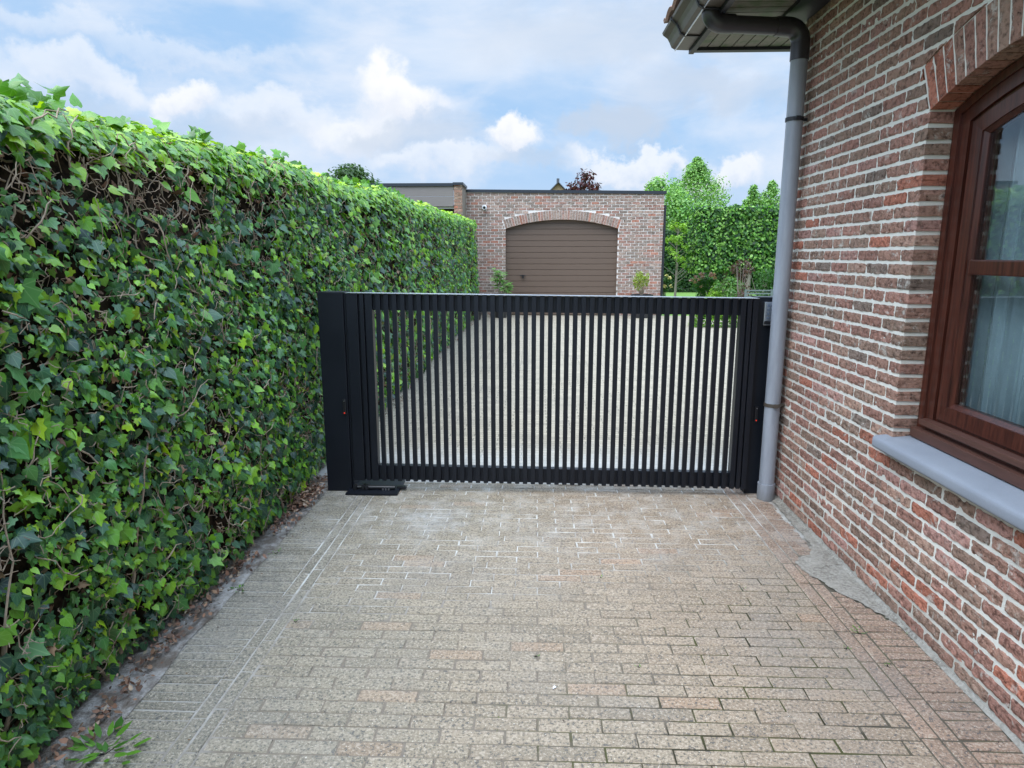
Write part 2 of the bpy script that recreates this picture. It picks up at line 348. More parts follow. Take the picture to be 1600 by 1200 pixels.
def np_mesh(name,V,F,mats,parent=None,tint=None,leafco=None,smooth=True):
    """V (n,3), F (m,3) numpy -> object"""
    me=bpy.data.meshes.new(name); n=len(F)
    me.vertices.add(len(V)); me.vertices.foreach_set('co',V.astype(np.float32).ravel())
    me.loops.add(n*3); me.loops.foreach_set('vertex_index',F.astype(np.int32).ravel())
    me.polygons.add(n); me.polygons.foreach_set('loop_start',np.arange(0,n*3,3,dtype=np.int32))
    me.polygons.foreach_set('loop_total',np.full(n,3,dtype=np.int32))
    me.update(calc_edges=True)
    if smooth: me.polygons.foreach_set('use_smooth',np.ones(n,dtype=bool))
    if tint is not None:
        a=me.attributes.new('tint','FLOAT_COLOR','POINT'); a.data.foreach_set('color',np.hstack([tint,np.ones((len(V),1))]).astype(np.float32).ravel())
    if leafco is not None:
        a=me.attributes.new('leafco','FLOAT_VECTOR','POINT'); a.data.foreach_set('vector',leafco.astype(np.float32).ravel())
    me.validate(); return link(name,me,mats,parent)

_h=[(.0,.06),(.24,-.12),(.52,.05),(.34,.26),(.43,.52),(.19,.64),(0,1.04)]
IVY=np.array([(0,.33,.05)]+[(x,y,-.10*abs(x)*2-.12*max(0,y-.6)) for x,y in _h]+[(-x,y,-.10*abs(x)*2-.12*max(0,y-.6)) for x,y in _h[-2:0:-1]])
IVYF=np.array([(0,1+i,1+(i+1)%12) for i in range(12)])
OVAL=np.array([(0,0,0),(.26,.25,-.05),(.27,.6,-.06),(0,1.,-.1),(-.27,.6,-.06),(-.26,.25,-.05)])
OVALF=np.array([(0,1,2),(0,2,3),(0,3,4),(0,4,5)])
def norm(a): return a/np.maximum(np.linalg.norm(a,axis=1,keepdims=True),1e-9)
def leaves(name,P,N,Tip,S,C,parent,mat_,tpl=IVY,tf=IVYF,wx=None,curl=True):
    n=len(P); N=norm(N); Tp=norm(Tip-N*(Tip*N).sum(1,keepdims=True)); B=np.cross(N,Tp)
    k=len(tpl); wv=np.ones(n) if wx is None else wx
    zc=rng.uniform(-.6,2.2,n) if curl else np.ones(n)
    V=P[:,None,:]+S[:,None,None]*( (tpl[None,:,0,None]*wv[:,None,None])*B[:,None,:]+tpl[None,:,1,None]*Tp[:,None,:]+(tpl[None,:,2,None]*zc[:,None,None])*N[:,None,:])
    F=(np.arange(n)[:,None,None]*k+tf[None])
    return np_mesh(name,V.reshape(-1,3),F.reshape(-1,3),mat_,parent,tint=np.repeat(C,k,axis=0),leafco=np.tile(tpl,(n,1)))
def pick(pal,wts,n,var=.18):
    pal=np.array(pal); i=rng.choice(len(pal),n,p=np.array(wts)/sum(wts)); return pal[i]*(1+rng.uniform(-var,var,(n,1)))*(1+rng.uniform(-.06,.06,(n,3)))
def fnoise(P,s,off=0.): return np.array([mn.noise(Vector((p[0]*s+off,p[1]*s+off*1.7,p[2]*s))) for p in P])

# ================================================================= SETTING
def sheet(name,poly,z,m,thick=0):
    b=MB(); b.add([(x,y,z) for x,y in poly],[tuple(range(len(poly)))]); o=b.build(name,m,fix=False); tag(o,kind='structure'); return o
sheet('ground',[(-600,-600),(600,-600),(600,600),(-600,600)],-.03,M_earth)
sheet('yard_paving',[(-1.78,4.50),(3.7,4.50),(4.6,14.3),(5.4,18.0),(-6.0,18.0),(-1.78,17.2)],-.004,M_yard)
sheet('lawn',[(4.62,14.3),(30,14.3),(30,29.6),(3.2,29.6),(3.2,18.02),(5.42,18.02)],-.006,M_grass)
sheet('paving_bed',[(-1.49,-1.2),(1.616,-1.2),(1.616,4.497),(-1.49,4.497)],-.0035,M_bed)

# soil strip under the hedge, a little uneven
def strip():
    b=MB(); nx,ny=14,150; V=[];F=[]
    for j in range(ny+1):
        for i in range(nx+1):
            x=-2.6+1.16*i/nx; y=-1.2+18.2*j/ny
            e=(.03*mn.noise(Vector((y*2.2,3,0)))+.02*mn.noise(Vector((y*7,5,0)))) if i==nx else 0
            if y>4.55: x-= .16*(i/nx)
            z=.004+.022*(1-i/nx)+.012*mn.noise(Vector((x*9,y*9,1)))*(1-(i/nx)**4)
            V.append((x+e,y,z))
    for j in range(ny):
        for i in range(nx):
            a=j*(nx+1)+i; F.append((a,a+1,a+nx+2,a+nx+1))
    b.add(V,F); o=b.build('soil_strip',M_dirt,smooth=True,fix=False); tag(o,kind='structure')
strip()

# driveway pavers
def pavers():
    b=MB()
    def pv(x0,x1,y0,y1,g,col,bev=.0045):
        x0+=g/2;x1-=g/2;y0+=g/2;y1-=g/2
        z=random.gauss(0,.0007); tx=random.gauss(0,.0009); ty=random.gauss(0,.0005)
        j=lambda:random.gauss(0,.0011)
        ring=[]
        for (ins,dz) in ((0,-.02),(0,-.0038),(bev,0)):
            for (u,v) in ((x0+ins,y0+ins),(x1-ins,y0+ins),(x1-ins,y1-ins),(x0+ins,y1-ins)):
                s1=1 if u>(x0+x1)/2 else -1; s2=1 if v>(y0+y1)/2 else -1
                ring.append((u+j(),v+j(),z+dz+s1*tx+s2*ty))
        fs=[(8,9,10,11)]
        for a in (0,4):
            for k in range(4): fs.append((a+k,a+(k+1)%4,a+4+(k+1)%4,a+4+k))
        b.add(ring,fs,0,col)
    def colr(x,y):
        red=max(0,min(1,(x+.9)/2.4+.35*mn.noise(Vector((x*1.1,y*1.1,4)))))
        g=(.240,.206,.150); r=(.275,.200,.138); k=random.uniform(.90,1.09)
        c=[g[i]*(1-red)+r[i]*red for i in range(3)]
        if random.random()<.08: c=[q*.88 for q in c]
        if random.random()<.05: c=[c[0]*1.12,c[1]*1.0,c[2]*.95]
        return tuple(q*k for q in c)
    yy=-1.2; k=0
    XL,XR=-1.093,1.307
    while yy<4.48:
        ph=.222; rp=.0665
        off=[0,.5,.2,.7,.1,.6,.35,.85][k%8] if random.random()<.2 else (k%2)*.5
        x=XL-ph*off
        while x<XR-.01:
            a=max(x,XL); c=min(x+ph,XR)
            if c-a>.03: pv(a,c,yy,min(yy+rp,4.495),0.0040+random.random()*.002,colr((a+c)/2,yy))
            x+=ph
        yy+=rp; k+=1
    for (xa,xb,redd) in ((-1.202,-1.148,0),(-1.148,-1.093,0),(1.307,1.372,1),(1.372,1.437,1)):
        y=-1.2-random.random()*.2
        while y<4.49:
            c=(.228,.20,.150) if not redd else (.272,.182,.128); kk=random.uniform(.88,1.1)
            pv(xa,xb,max(y,-1.2),min(y+.215,4.495),.006,tuple(q*kk for q in c)); y+=.215
    y=-1.2
    while y<4.47:
        kk=random.uniform(.86,1.12); pv(-1.462+random.uniform(-.012,.012),-1.202,y,y+.05,.0055,tuple(q*kk for q in (.228,.20,.150)),.003)
        if not(3.02+random.uniform(-.05,.03)<y<3.36):
            kk=random.uniform(.86,1.12); e=1.612-(.05+random.random()*.03)*max(0,min(1,(y-3.0)/.3))
            if 2.7<y<3.02: e=1.60-(y-2.7)*.42
            pv(1.437,e,y,y+.05,.0055,tuple(q*kk for q in (.27,.178,.125)),.003)
        y+=.05
    o=b.build('driveway',M_paver,tinted=True,fix=False); tag(o,kind='structure')
pavers()
def patch():
    b=MB(); V=[];F=[]; pts=[(1.615,2.62),(1.59,2.75),(1.53,2.88),(1.455,3.0),(1.44,3.08),(1.385,3.2),(1.38,3.29),(1.43,3.36),(1.50,3.40),(1.56,3.55),(1.56,3.9),(1.585,4.3),(1.615,4.34)]
    pts=[(x+.008*mn.noise(Vector((y*30,1,1))),y) for x,y in pts]
    q=[]
    for (xa,ya),(xb,yb) in zip(pts,pts[1:]+pts[:1]):
        for k in range(14):
            f=k/14; x=xa+(xb-xa)*f; y=ya+(yb-ya)*f
            if x<1.61: x+=.016*mn.noise(Vector((x*30,y*30,1)))+.009*mn.noise(Vector((x*110,y*110,5))); y+=.012*mn.noise(Vector((x*34,y*34,9)))
            q.append((min(x,1.617),y))
    b.add([(x,y,.0045) for x,y in q],[tuple(range(len(q)))])
    tag(b.build('sand_patch',M_sand,fix=False),kind='structure')
    b=MB(); n=120; V=[];F=[]
    for i in range(n+1):
        y=-1.2+5.55*i/n; wv=.018+.012*mn.noise(Vector((y*9,2,2)))+.006*mn.noise(Vector((y*31,2,2)))
        V+=[(1.62,y,0.017+.006*mn.noise(Vector((y*8,0,3)))),(1.619-wv*.3,y,.010),(1.617-wv*.70,y,.003)]
    for i in range(n):
        a=i*3
        for q in (0,1): F.append((a+q,a+q+1,a+q+4,a+q+3))
    b.add(V,F); return b
fillet=patch()

# ================================================================= HOUSE
house=thing('brick_house','red brown brick house wall with pale joints along the right of the driveway','house',(1.62,4.38,0))
def hpart(o): o.parent=house; o.matrix_parent_inverse=Matrix.Translation((-1.62,-4.38,0)); return o
WY0,WY1=1.555,2.953; WZ0=.80; SPR=2.187; RISE=.14; WYC=(WY0+WY1)/2; WH=(WY1-WY0)/2
RAD=(WH*WH+RISE*RISE)/(2*RISE); ZC=SPR+RISE-RAD; VL=.205
def arc_z(y,r=RAD,zc=ZC,yc=WYC):
    d=abs(y-yc); return zc+math.sqrt(max(r*r-d*d,0))
def brick_col(near=True):
    pal=[(.345,.175,.13),(.325,.18,.13),(.285,.18,.13),(.40,.15,.095),(.22,.155,.12),(.36,.215,.155),(.41,.22,.175)]; wt=[6,6,5,1.6,1.3,4,2]
    if not near: pal=[(.34,.195,.15),(.31,.215,.17),(.265,.20,.16),(.38,.175,.12),(.34,.24,.19)]; wt=[3,5,3,1.0,4]
    c=random.choices(pal,wt)[0]; k=random.uniform(.85,1.18); return tuple(q*k for q in c)
def rough_brick(b,u0,u1,v0,v1,depth,col,P,nu=12,nv=5,amp=.0032,clamp=None,prot=0.):
    """front face grid with ragged edges, P(u,v,w): w outward"""
    sd=random.uniform(0,900); idx={}; vs=[]
    for j in range(nv+1):
        for i in range(nu+1):
            u=u0+(u1-u0)*i/nu; v=v0+(v1-v0)*j/nv
            eu=(i in(0,nu)); ev=(j in(0,nv))
            q=Vector((u*38+sd,v*38,sd)); w=prot+amp*1.6*mn.noise(q)+amp*.8*mn.noise(q*2.7)
            if eu or ev: w-=.0016
            if eu and ev: w-=.0012
            if eu: u+=(amp*1.6)*mn.noise(Vector((v*90,sd,i)))+(.001 if (eu and ev) else 0)*(1 if i==0 else -1)
            if ev: v+=(amp*1.5)*mn.noise(Vector((u*75,sd,j+9)))+(.001 if (eu and ev) else 0)*(1 if j==0 else -1)
            if clamp: u,v=clamp(u,v)
            vs.append(P(u,v,w)); idx[(i,j)]=len(vs)-1
    fs=[(idx[i,j],idx[i+1,j],idx[i+1,j+1],idx[i,j+1]) for j in range(nv) for i in range(nu)]
    per=[(i,0) for i in range(nu)]+[(nu,j) for j in range(nv)]+[(i,nv) for i in range(nu,0,-1)]+[(0,j) for j in range(nv,0,-1)]
    base=len(vs)
    for (i,j) in per:
        u=u0+(u1-u0)*i/nu; v=v0+(v1-v0)*j/nv
        if clamp: u,v=clamp(u,v)
        vs.append(P(u,v,-depth))
    n=len(per)
    for k in range(n): fs.append((idx[per[k]],base+k,base+(k+1)%n,idx[per[(k+1)%n]]))
    b.add(vs,fs,1,col)

def house_wall():
    b=MB(); XF=1.6242; XB=1.92; Y0,Y1=-1.2,4.372; ZT=3.0
    b.box(XF,XB,WY1+.006,Y1,-.03,ZT); b.box(XF,XB,Y0,WY0-.006,-.03,ZT); b.box(XF,XB,WY0-.006,WY1+.006,-.03,WZ0-.035)
    N=28
    poly=[(WY0-.006,ZT),(WY1+.006,ZT)]+[(WY1+.006-(WY1-WY0+.012)*i/N,arc_z(WY1+.006-(WY1-WY0+.012)*i/N)+.007) for i in range(N+1)]
    for i in range(N):
        ya=WY0-.006+(WY1-WY0+.012)*i/N; yb=WY0-.006+(WY1-WY0+.012)*(i+1)/N
        za=arc_z(ya)+.007; zb=arc_z(yb)+.007
        b.prism([(ya,za),(yb,zb),(yb,ZT),(ya,ZT)],0,XF,XB)
    P=lambda u,v,w:(1.62-w,u,v)
    ch=.0622; L=.2; g=.0120; gb=.0162
    # extrados springing corner
    ang=math.atan2(WH,SPR-ZC); ey=WH+VL*math.sin(ang); RE=RAD+VL
    def ext_z(y): return arc_z(y,RE)+.008
    def blocked(u0,u1,v0,v1):
        uc=(u0+u1)/2; vc=(v0+v1)/2
        return False
    k=0; z=.022
    while z<ZT-.01:
        v0,v1=z,min(z+ch-gb,ZT-.004)
        shift=(k%2)*.1
        y=WY1+shift-1.0*L*30
        spans=[]
        while y<Y1:
            a=max(y+g/2,Y0); c=min(y+L-g/2,Y1+.008)
            if abs(a-WY1)<.02: a=WY1
            if abs(c-WY0)<.02: c=WY0
            if c-a>.03: spans.append((a,c))
            y+=L
        vc=(v0+v1)/2
        for a,c in spans:
            segs=[(a,c)]; depth=.03
            if v1>WZ0-.02 and v0<SPR+.01:   # beside the opening
                if v0<WZ0-.055 and v1<WZ0-.0: pass
                segs=[]
                if c>WY1: 
                    a2=max(a,WY1); 
                    if c-a2>.03: segs.append((a2,c))
                if a<WY0:
                    c2=min(c,WY0)
                    if c2-a>.03: segs.append((a,c2))
                for (p,q) in segs:
                    p+=0;dd=.108 if (abs(p-WY1)<.02 or abs(q-WY0)<.02) else .03
                    rough_brick(b,p,q,v0,v1,dd,brick_col(),P)
                continue
            if v0>=SPR+.01-ch and v0<RE+ZC+.01:
                # courses broken by the arch: push verts out of the extrados / skewback
                def half_w(v):      # half width of the arch ring at height v
                    inn=math.sqrt(max(RE*RE-(v-ZC)**2,0)); sk=WH+max(0,(v-SPR))*math.tan(ang)
                    return min(inn,sk)+.008
                hw0,hw1=half_w(v0),half_w(v1)
                for side in (1,-1):
                    p,q=(a,c) if side==1 else (2*WYC-c,2*WYC-a)   # mirrored frame
                    if q<WYC: continue
                    def cl(u,v,side=side):
                        uu=u if side==1 else 2*WYC-u
                        uu=max(uu,WYC+half_w(v)) if v<RE+ZC-.001 else uu
                        return (uu if side==1 else 2*WYC-uu, v)
                    if q<WYC+min(hw0,hw1)+.02: continue
                    if p<WYC and side==-1: continue
                    aa=a;cc=c
                    rough_brick(b,aa,cc,v0,v1,.03,brick_col(),P,clamp=cl if (p<WYC+max(hw0,hw1)) else None); break
                continue
            ju=random.gauss(0,.0016); jv=random.gauss(0,.0010); rough_brick(b,a+ju,c+ju+random.gauss(0,.0012),v0+jv,v1+jv+random.gauss(0,.0008),depth,brick_col(),P,prot=random.gauss(0,.0009))
        z+=ch; k+=1
    # voussoirs
    na=25; tot=2*ang
    for i in range(na):
        a0=-ang+tot*i/na; a1=-ang+tot*(i+1)/na; gg=.0042/RAD
        def PP(u,v,w):
            an=u; r=v; return (1.62-w,WYC+r*math.sin(an),ZC+r*math.cos(an))
        sd=random.uniform(0,900); col=brick_col(); nu,nv=3,8; vs=[];fs=[]
        r0=RAD+.002; r1=RAD+VL+random.uniform(-.004,.002)
        g1=gg*RAD/r1
        for j in range(nv+1):
            for ii in range(nu+1):
                r=r0+(r1-r0)*j/nv; an=(a0+gg)+((a1-gg)-(a0+gg))*ii/nu
                w=.0028*mn.noise(Vector((an*70+sd,r*40,sd)))-(.003 if ii in(0,nu) or j in(0,nv) else 0)
                if ii in (0,nu): an+=.0014*mn.noise(Vector((r*55,sd,ii)))
                vs.append(PP(an,r,w))
        ix=lambda q,s:s*(nu+1)+q
        fs=[(ix(q,s),ix(q+1,s),ix(q+1,s+1),ix(q,s+1)) for s in range(nv) for q in range(nu)]
        per=[(q,0) for q in range(nu)]+[(nu,s) for s in range(nv)]+[(q,nv) for q in range(nu,0,-1)]+[(0,s) for s in range(nv,0,-1)]
        bb=len(vs)
        for q,s in per:
            r=r0+(r1-r0)*s/nv; an=(a0+gg)+((a1-gg)-(a0+gg))*q/nu; vs.append(PP(an,r,-.108))
        m=len(per)
        for q in range(m): fs.append((ix(*per[q]),bb+q,bb+(q+1)%m,ix(*per[(q+1)%m])))
        b.add(vs,fs,1,col)
    # return wall of the house round the corner
    b.box(1.628,6.5,4.1,4.371,-.03,ZT)
    o=b.build('wall',[M_mortar,M_brick],tinted=True); hpart(o)
    o=fillet.build('mortar_fillet',M_sand,smooth=True,fix=True); hpart(o)
house_wall()

# window
win=bpy.data.objects.new('window',bpy.data.meshes.new('window'))
def outline(d,n=20):
    yl,yr=WY0+.004+d,WY1-.004-d; r=RAD-.004-d; zb=WZ0+.006+d
    pts=[(yr,zb)]+[(yr-(yr-yl)*i/n,ZC+math.sqrt(max(r*r-(yr-(yr-yl)*i/n-WYC)**2,0))) for i in range(n+1)]+[(yl,zb)]
    return pts
def ring(b,d0,d1,x0,x1,c0=0.,zb0=None,zb1=None):
    A=outline(d0);B=outline(d1)
    if zb0 is not None: A=[(A[0][0],zb0)]+A[1:-1]+[(A[-1][0],zb0)]
    if zb1 is not None: B=[(B[0][0],zb1)]+B[1:-1]+[(B[-1][0],zb1)]
    n=len(A); vs=[(x0,*p) for p in A]+[(x0+c0,*p) for p in B]+[(x1,*p) for p in A]+[(x1,*p) for p in B]; fs=[]
    for i in range(n):
        j=(i+1)%n
        fs+=[(i,j,n+j,n+i),(n+i,n+j,3*n+j,3*n+i),(2*n+i,3*n+i,3*n+j,2*n+j),(i,2*n+i,2*n+j,j)]
    b.add(vs,fs)
b=MB(); ring(b,0,.030,1.722,1.84,.006,zb0=.80,zb1=.868); ring(b,.030,.078,1.737,1.84,.004,zb0=.868,zb1=.878)
wf=b.build('window',M_wood); hpart(wf); wf['label']='arched mahogany window'
b=MB(); ring(b,.081,.094,1.752,1.81,.004,zb0=.882,zb1=.902); ring(b,.094,.150,1.745,1.81,.004,zb0=.902,zb1=.966); ring(b,.150,.166,1.757,1.80,.012,zb0=.966,zb1=.982)
sash=b.build('sash',M_wood,wf); 
b=MB().box(1.752,1.80,WY0+.17,WY1-.17,1.523,1.583,bev=.006); b.build('transom',M_wood,wf)
b=MB().box(1.700,1.745,WY0+.05,WY1-.05,.866,.892,bev=.005); b.build('weather_bar',M_wood2,wf)
b=MB().box(1.690,1.735,WY0+.01,WY1-.01,.802,.845,bev=.004); b.build('bottom_rail',M_wood2,wf)
pts=outline(.158); pts=[(pts[0][0],.974)]+pts[1:-1]+[(pts[-1][0],.974)]
b=MB(); n_=len(pts)
zt=1.523
low=[(pts[0][0],.974),(pts[0][0],zt),(pts[-1][0],zt),(pts[-1][0],.974)]
b.prism(low,0,1.775,1.781); b.build('pane',M_glass,wf)
up=[(pts[0][0],1.583)]+pts[1:-1]+[(pts[-1][0],1.583)]
b=MB().prism(up,0,1.775,1.781); b.build('pane',M_glass,wf)
# bluestone sill with a rounded nose
b=MB(); prof=[(1.735,.800),(1.60,.789),(1.572,.7865),(1.563,.783),(1.558,.776),(1.557,.766),(1.557,.744),(1.559,.736),(1.564,.731),(1.573,.729),(1.735,.729)]
vs=[];fs=[]; ys=[(3.005,1.0),(3.0,1.),( -0,0)]
n=len(prof); segs=[(3.010,.86),(3.006,.95),(2.998,1.0),(WY0-.05,1.0)]
for y,s in segs:
    for (x,z) in prof:
        vs.append((1.735+(x-1.735)*s,y,.762+(z-.762)*s))
for k in range(len(segs)-1):
    for i in range(n): fs.append((k*n+i,k*n+(i+1)%n,(k+1)*n+(i+1)%n,(k+1)*n+i))
fs.append(tuple(range(n))); fs.append(tuple((len(segs)-1)*n+i for i in range(n)))
b.add(vs,fs); hpart(b.build('window_sill',M_stone,smooth=True))
# room behind the window
b=MB(); b.box(3.4,3.45,.2,4.0,-.0,2.9); b.box(1.93,3.4,3.95,4.0,0,2.9); b.box(1.93,3.4,.2,.25,0,2.9); b.box(1.93,3.4,.25,3.95,0,.05); b.box(1.93,3.4,.25,3.95,2.85,2.9)
hpart(b.build('interior',M_room))
# curtain
def curtain(name,y0,y1,label):
    b=MB(); n=90; V=[];F=[]
    for j,z in enumerate((.60,1.2,1.8,2.38)):
        for i in range(n+1):
            y=y0+(y1-y0)*i/n; amp=.028*(1-.25*j/3)
            V.append((1.885+amp*math.sin(i*.62+.7*math.sin(i*.17)+.1*j)+.01*math.sin(i*1.7),y,z))
    for j in range(3):
        for i in range(n):
            a=j*(n+1)+i; F.append((a,a+1,a+n+2,a+n+1))
    b.add(V,F); o=b.build(name,M_curt,smooth=True,fix=False); s=o.modifiers.new('s','SOLIDIFY'); s.thickness=.002
    tag(o,label,'curtain')
curtain('curtain',2.90,2.10,'pale grey curtain hanging in folds behind the brown window')

# eaves: soffit, trims, gutter, roof
b=MB(); y=-1.2
while y<4.40:
    w_=.083; x0=1.085; b.box(x0,1.452,y,y+w_-.010,3.004,3.02); b.box(x0,1.452,y+w_-.010,y+w_,3.010,3.02); y+=w_
yq=y
x=1.085
while x<1.9:
    b.box(x,min(x+.073,1.9),yq+.01,4.93,3.004,3.02); b.box(x+.073,x+.083,yq+.01,4.93,3.010,3.02); x+=.083
hpart(b.build('soffit',M_soffit))
b=MB(); b.box(1.455,1.62,-1.2,4.405,2.985,3.02); b.box(1.05,1.083,-1.2,4.99,2.975,3.10); b.box(1.0845,6,4.935,4.99,2.984,3.10); hpart(b.build('eave_trim',M_trim))
b=MB(); gp=[(1.048,3.0),(.955,3.004),(.93,3.018),(.915,3.05),(.90,3.075),(.868,3.098),(.862,3.112),(.872,3.118),(.886,3.104),(.915,3.085),(.94,3.06),(.945,3.03),(1.048,3.02)]
V=[];F=[];n=len(gp)
for y in (-1.2,4.99):
    for x,z in gp: V.append((x,y,z))
for i in range(n): F.append((i,(i+1)%n,n+(i+1)%n,n+i))
F.append(tuple(range(n)));F.append(tuple(range(n,2*n))); b.add(V,F)
gut=b.build('gutter',M_gutter); hpart(gut)
b=MB(); b.box(.952,.958,-1.2,4.99,2.996,3.0035); b.build('seam',M_steel,gut)
for yy in (4.66,4.17,3.3,2.4,1.5,.6):
    b=MB(); k=[(x+(-.005 if x<1 else 0),z-.005) for x,z in gp[:8]]; 
    for (xa,za),(xb,zb) in zip(k[:-1],k[1:]):
        b.add([(xa,yy,za),(xb,yy,zb),(xb,yy+.022,zb),(xa,yy+.022,za)],[(0,1,2,3)])
    q=b.build('gutter_bracket',M_trim,gut); md=q.modifiers.new('s','SOLIDIFY'); md.thickness=.006; md.offset=0
# roof of pan tiles on the slope above the gutter
b=MB(); ny=200; V=[];F=[]; ns=14
for s in range(ns+1):
    for i in range(ny+1):
        y=-1.2+6.15*i/ny; t_=s/ns*3.2
        x=.865+t_*math.cos(R(38)); z=3.12+t_*math.sin(R(38))+.03*abs(math.sin(PI*y/.21))+.012*(1-(s%2))
        if y>5.0-(x-.865)*1.0: z-= (y-(5.0-(x-.865)))*.78
        V.append((x,y,z))
for s in range(ns):
    for i in range(ny):
        a=s*(ny+1)+i; F.append((a,a+1,a+ny+2,a+ny+1))
b.add(V,F); ro=b.build('roof',M_tile,fix=False); hpart(ro); md=ro.modifiers.new('s','SOLIDIFY'); md.thickness=.025
MBb=MB(); 
# drainpipe
def arcpts(c,a,bv,r,a0,a1,n=8): return [Vector(c)+Vector(a)*r*math.cos(a0+(a1-a0)*i/n)+Vector(bv)*r*math.sin(a0+(a1-a0)*i/n) for i in range(n+1)]
PX,PY=1.545,4.25
b=MB(); b.tube([(PX,PY,0.0),(PX,PY,.5),(PX,PY,1.6),(PX,PY,2.76)],.0485,24); dp=b.build('drainpipe',M_pipe,smooth=True); hpart(dp)
b=MB(); b.tube(arcpts((PX-.085,PY,2.83),(1,0,0),(0,0,1),.085,0,PI/2,8),.054,20); b.tube([(PX,PY,2.73),(PX,PY,2.84)],.0535,20)
b.tube([(PX-.085,PY,2.915),(PX-.15,PY,2.919)],.054,20)
b.tube([(PX-.12,PY,2.917),(1.09,PY,2.935)],.0485,20)
b.tube([(1.15,PY,2.934),(1.09,PY,2.937)]+arcpts((1.085,PY,3.01),(0,0,-1),(-1,0,0),.073,0,PI/2,7)+[(1.012,PY,3.08)],.054,20)
b.build('pipe_elbow',M_pipesh,dp,smooth=True)
for z in (.646,2.40):
    b=MB(); b.tube([(PX,PY,z-.011),(PX,PY,z+.011)],.0535,24); b.box(PX+.04,1.622,PY-.008,PY+.008,z-.008,z+.008); b.box(PX-.014,PX+.014,PY-.066,PY-.050,z-.012,z+.012,bev=.002)
    b.build('pipe_clamp',M_trim if z>1 else M_gutter,dp)
b=MB().tube([(PX,PY,0),(PX,PY,.11)],.0555,24); b.build('pipe_socket',M_pipe,dp,smooth=True)

# ================================================================= GATE
SL=-.0112    # slight fall to the right
gate=thing('driveway_gate','black metal gate of narrow vertical bars closing the driveway','gate',(-1.235,4.32,0))
def gp_(b,name,m=M_gate,smooth=False):
    o=b.build(name,m,smooth=smooth); o.parent=gate; o.matrix_parent_inverse=Matrix.Translation((1.235,-4.32,0)); return o
GX0,GX1=-1.245,1.425; YB=4.318
def gz(x): return 1.358+SL*(x+1.245)
def hbar(x0,x1,y0,y1,za,zb):
    b=MB(); d0=SL*(x0+1.245); d1=SL*(x1+1.245)
    vs=[(x0,y0,za+d0),(x1,y0,za+d1),(x1,y1,za+d1),(x0,y1,za+d0),(x0,y0,zb+d0),(x1,y0,zb+d1),(x1,y1,zb+d1),(x0,y1,zb+d0)]
    return b.add(vs,[(0,3,2,1),(4,5,6,7),(0,1,5,4),(1,2,6,5),(2,3,7,6),(3,0,4,7)])
gp_(hbar(GX0,GX1,YB,YB+.05,1.248,1.352),'top_rail'); gp_(hbar(GX0,GX1,YB,YB+.05,.082,.182),'bottom_rail')
gp_(hbar(GX0-.002,GX1+.002,YB-.03,YB+.052,1.3585,1.3610),'top_sheen',M_steel)  # pale steel strip stands in for sky reflected along the top faces
for (xa,xb) in ((GX0,-1.155),(-1.15,-1.076),(1.32,1.365),(1.37,GX1)):
    b=hbar(xa,xb,YB+.0,YB+.05,.185,1.246) if True else None
    gp_(b,'stile')
# broad flat stile slats and narrow bars
bars=[(-1.243,-1.168),(-1.155,-1.128)]
px0=-1.072; ng=45; bw=.0302; pitch=(1.315+1.072+bw)/ng
bars.append((-1.118,px0))
for i in range(1,ng): bars.append((px0+pitch*i-bw,px0+pitch*i))
bars+= [(1.315,1.347),(1.358,1.384),(1.392,GX1)]
for (xa,xb) in bars:
    xm=(xa+xb)/2; zt_=1.3575+SL*(xm+1.245); zb_=.080+SL*(xm+1.245)
    b=MB().box(xa,xb,YB-.0265,YB-.001,zb_,zt_,bev=.0022)
    b.box(xa+.004,xb-.004,YB-.023,YB-.004,zb_-.002,zb_+.002)
    gp_(b,'bar')
# floor operator at the pivot
op=thing('gate_operator','flat black steel cover plate on the paving at the foot of the left gate post','gate motor',(-1.12,4.36,0))
def op_(b,name,m=M_gate,smooth=False):
    o=b.build(name,m,smooth=smooth); o.parent=op; o.matrix_parent_inverse=Matrix.Translation((1.12,-4.36,0)); return o
b=MB().add([(-1.285,4.205,.004),(-.93,4.205,.004),(-.93,4.50,.004),(-1.285,4.50,.004),(-1.285,4.205,.013),(-.93,4.205,.013),(-.94,4.31,.020),(-.94,4.50,.020),(-1.275,4.50,.020),(-1.275,4.31,.020)],
 [(0,1,5,4),(4,5,6,9),(9,6,7,8),(0,4,9,8,3),(1,2,7,6,5),(0,3,2,1),(2,3,8,7)]); op_(b,'cover_plate')
b=MB().tube([(-1.22,4.285,.031),(-.96,4.285,.031)],.014,12); op_(b,'hinge_rod',M_black,True)
for x in (-1.245,-1.19,-1.165): op_(MB().box(x,x+.022,4.262,4.31,.014,.052,bev=.004),'hinge_knuckle',M_black)
op_(MB().box(-.955,-.89,4.31,4.345,.010,.030,bev=.006),'pivot_arm',M_black)
for x in (-1.04,-1.02,-1.0): op_(MB().tube([(x,4.262,.02),(x,4.262,.030)],.006,8),'bolt',M_steel)

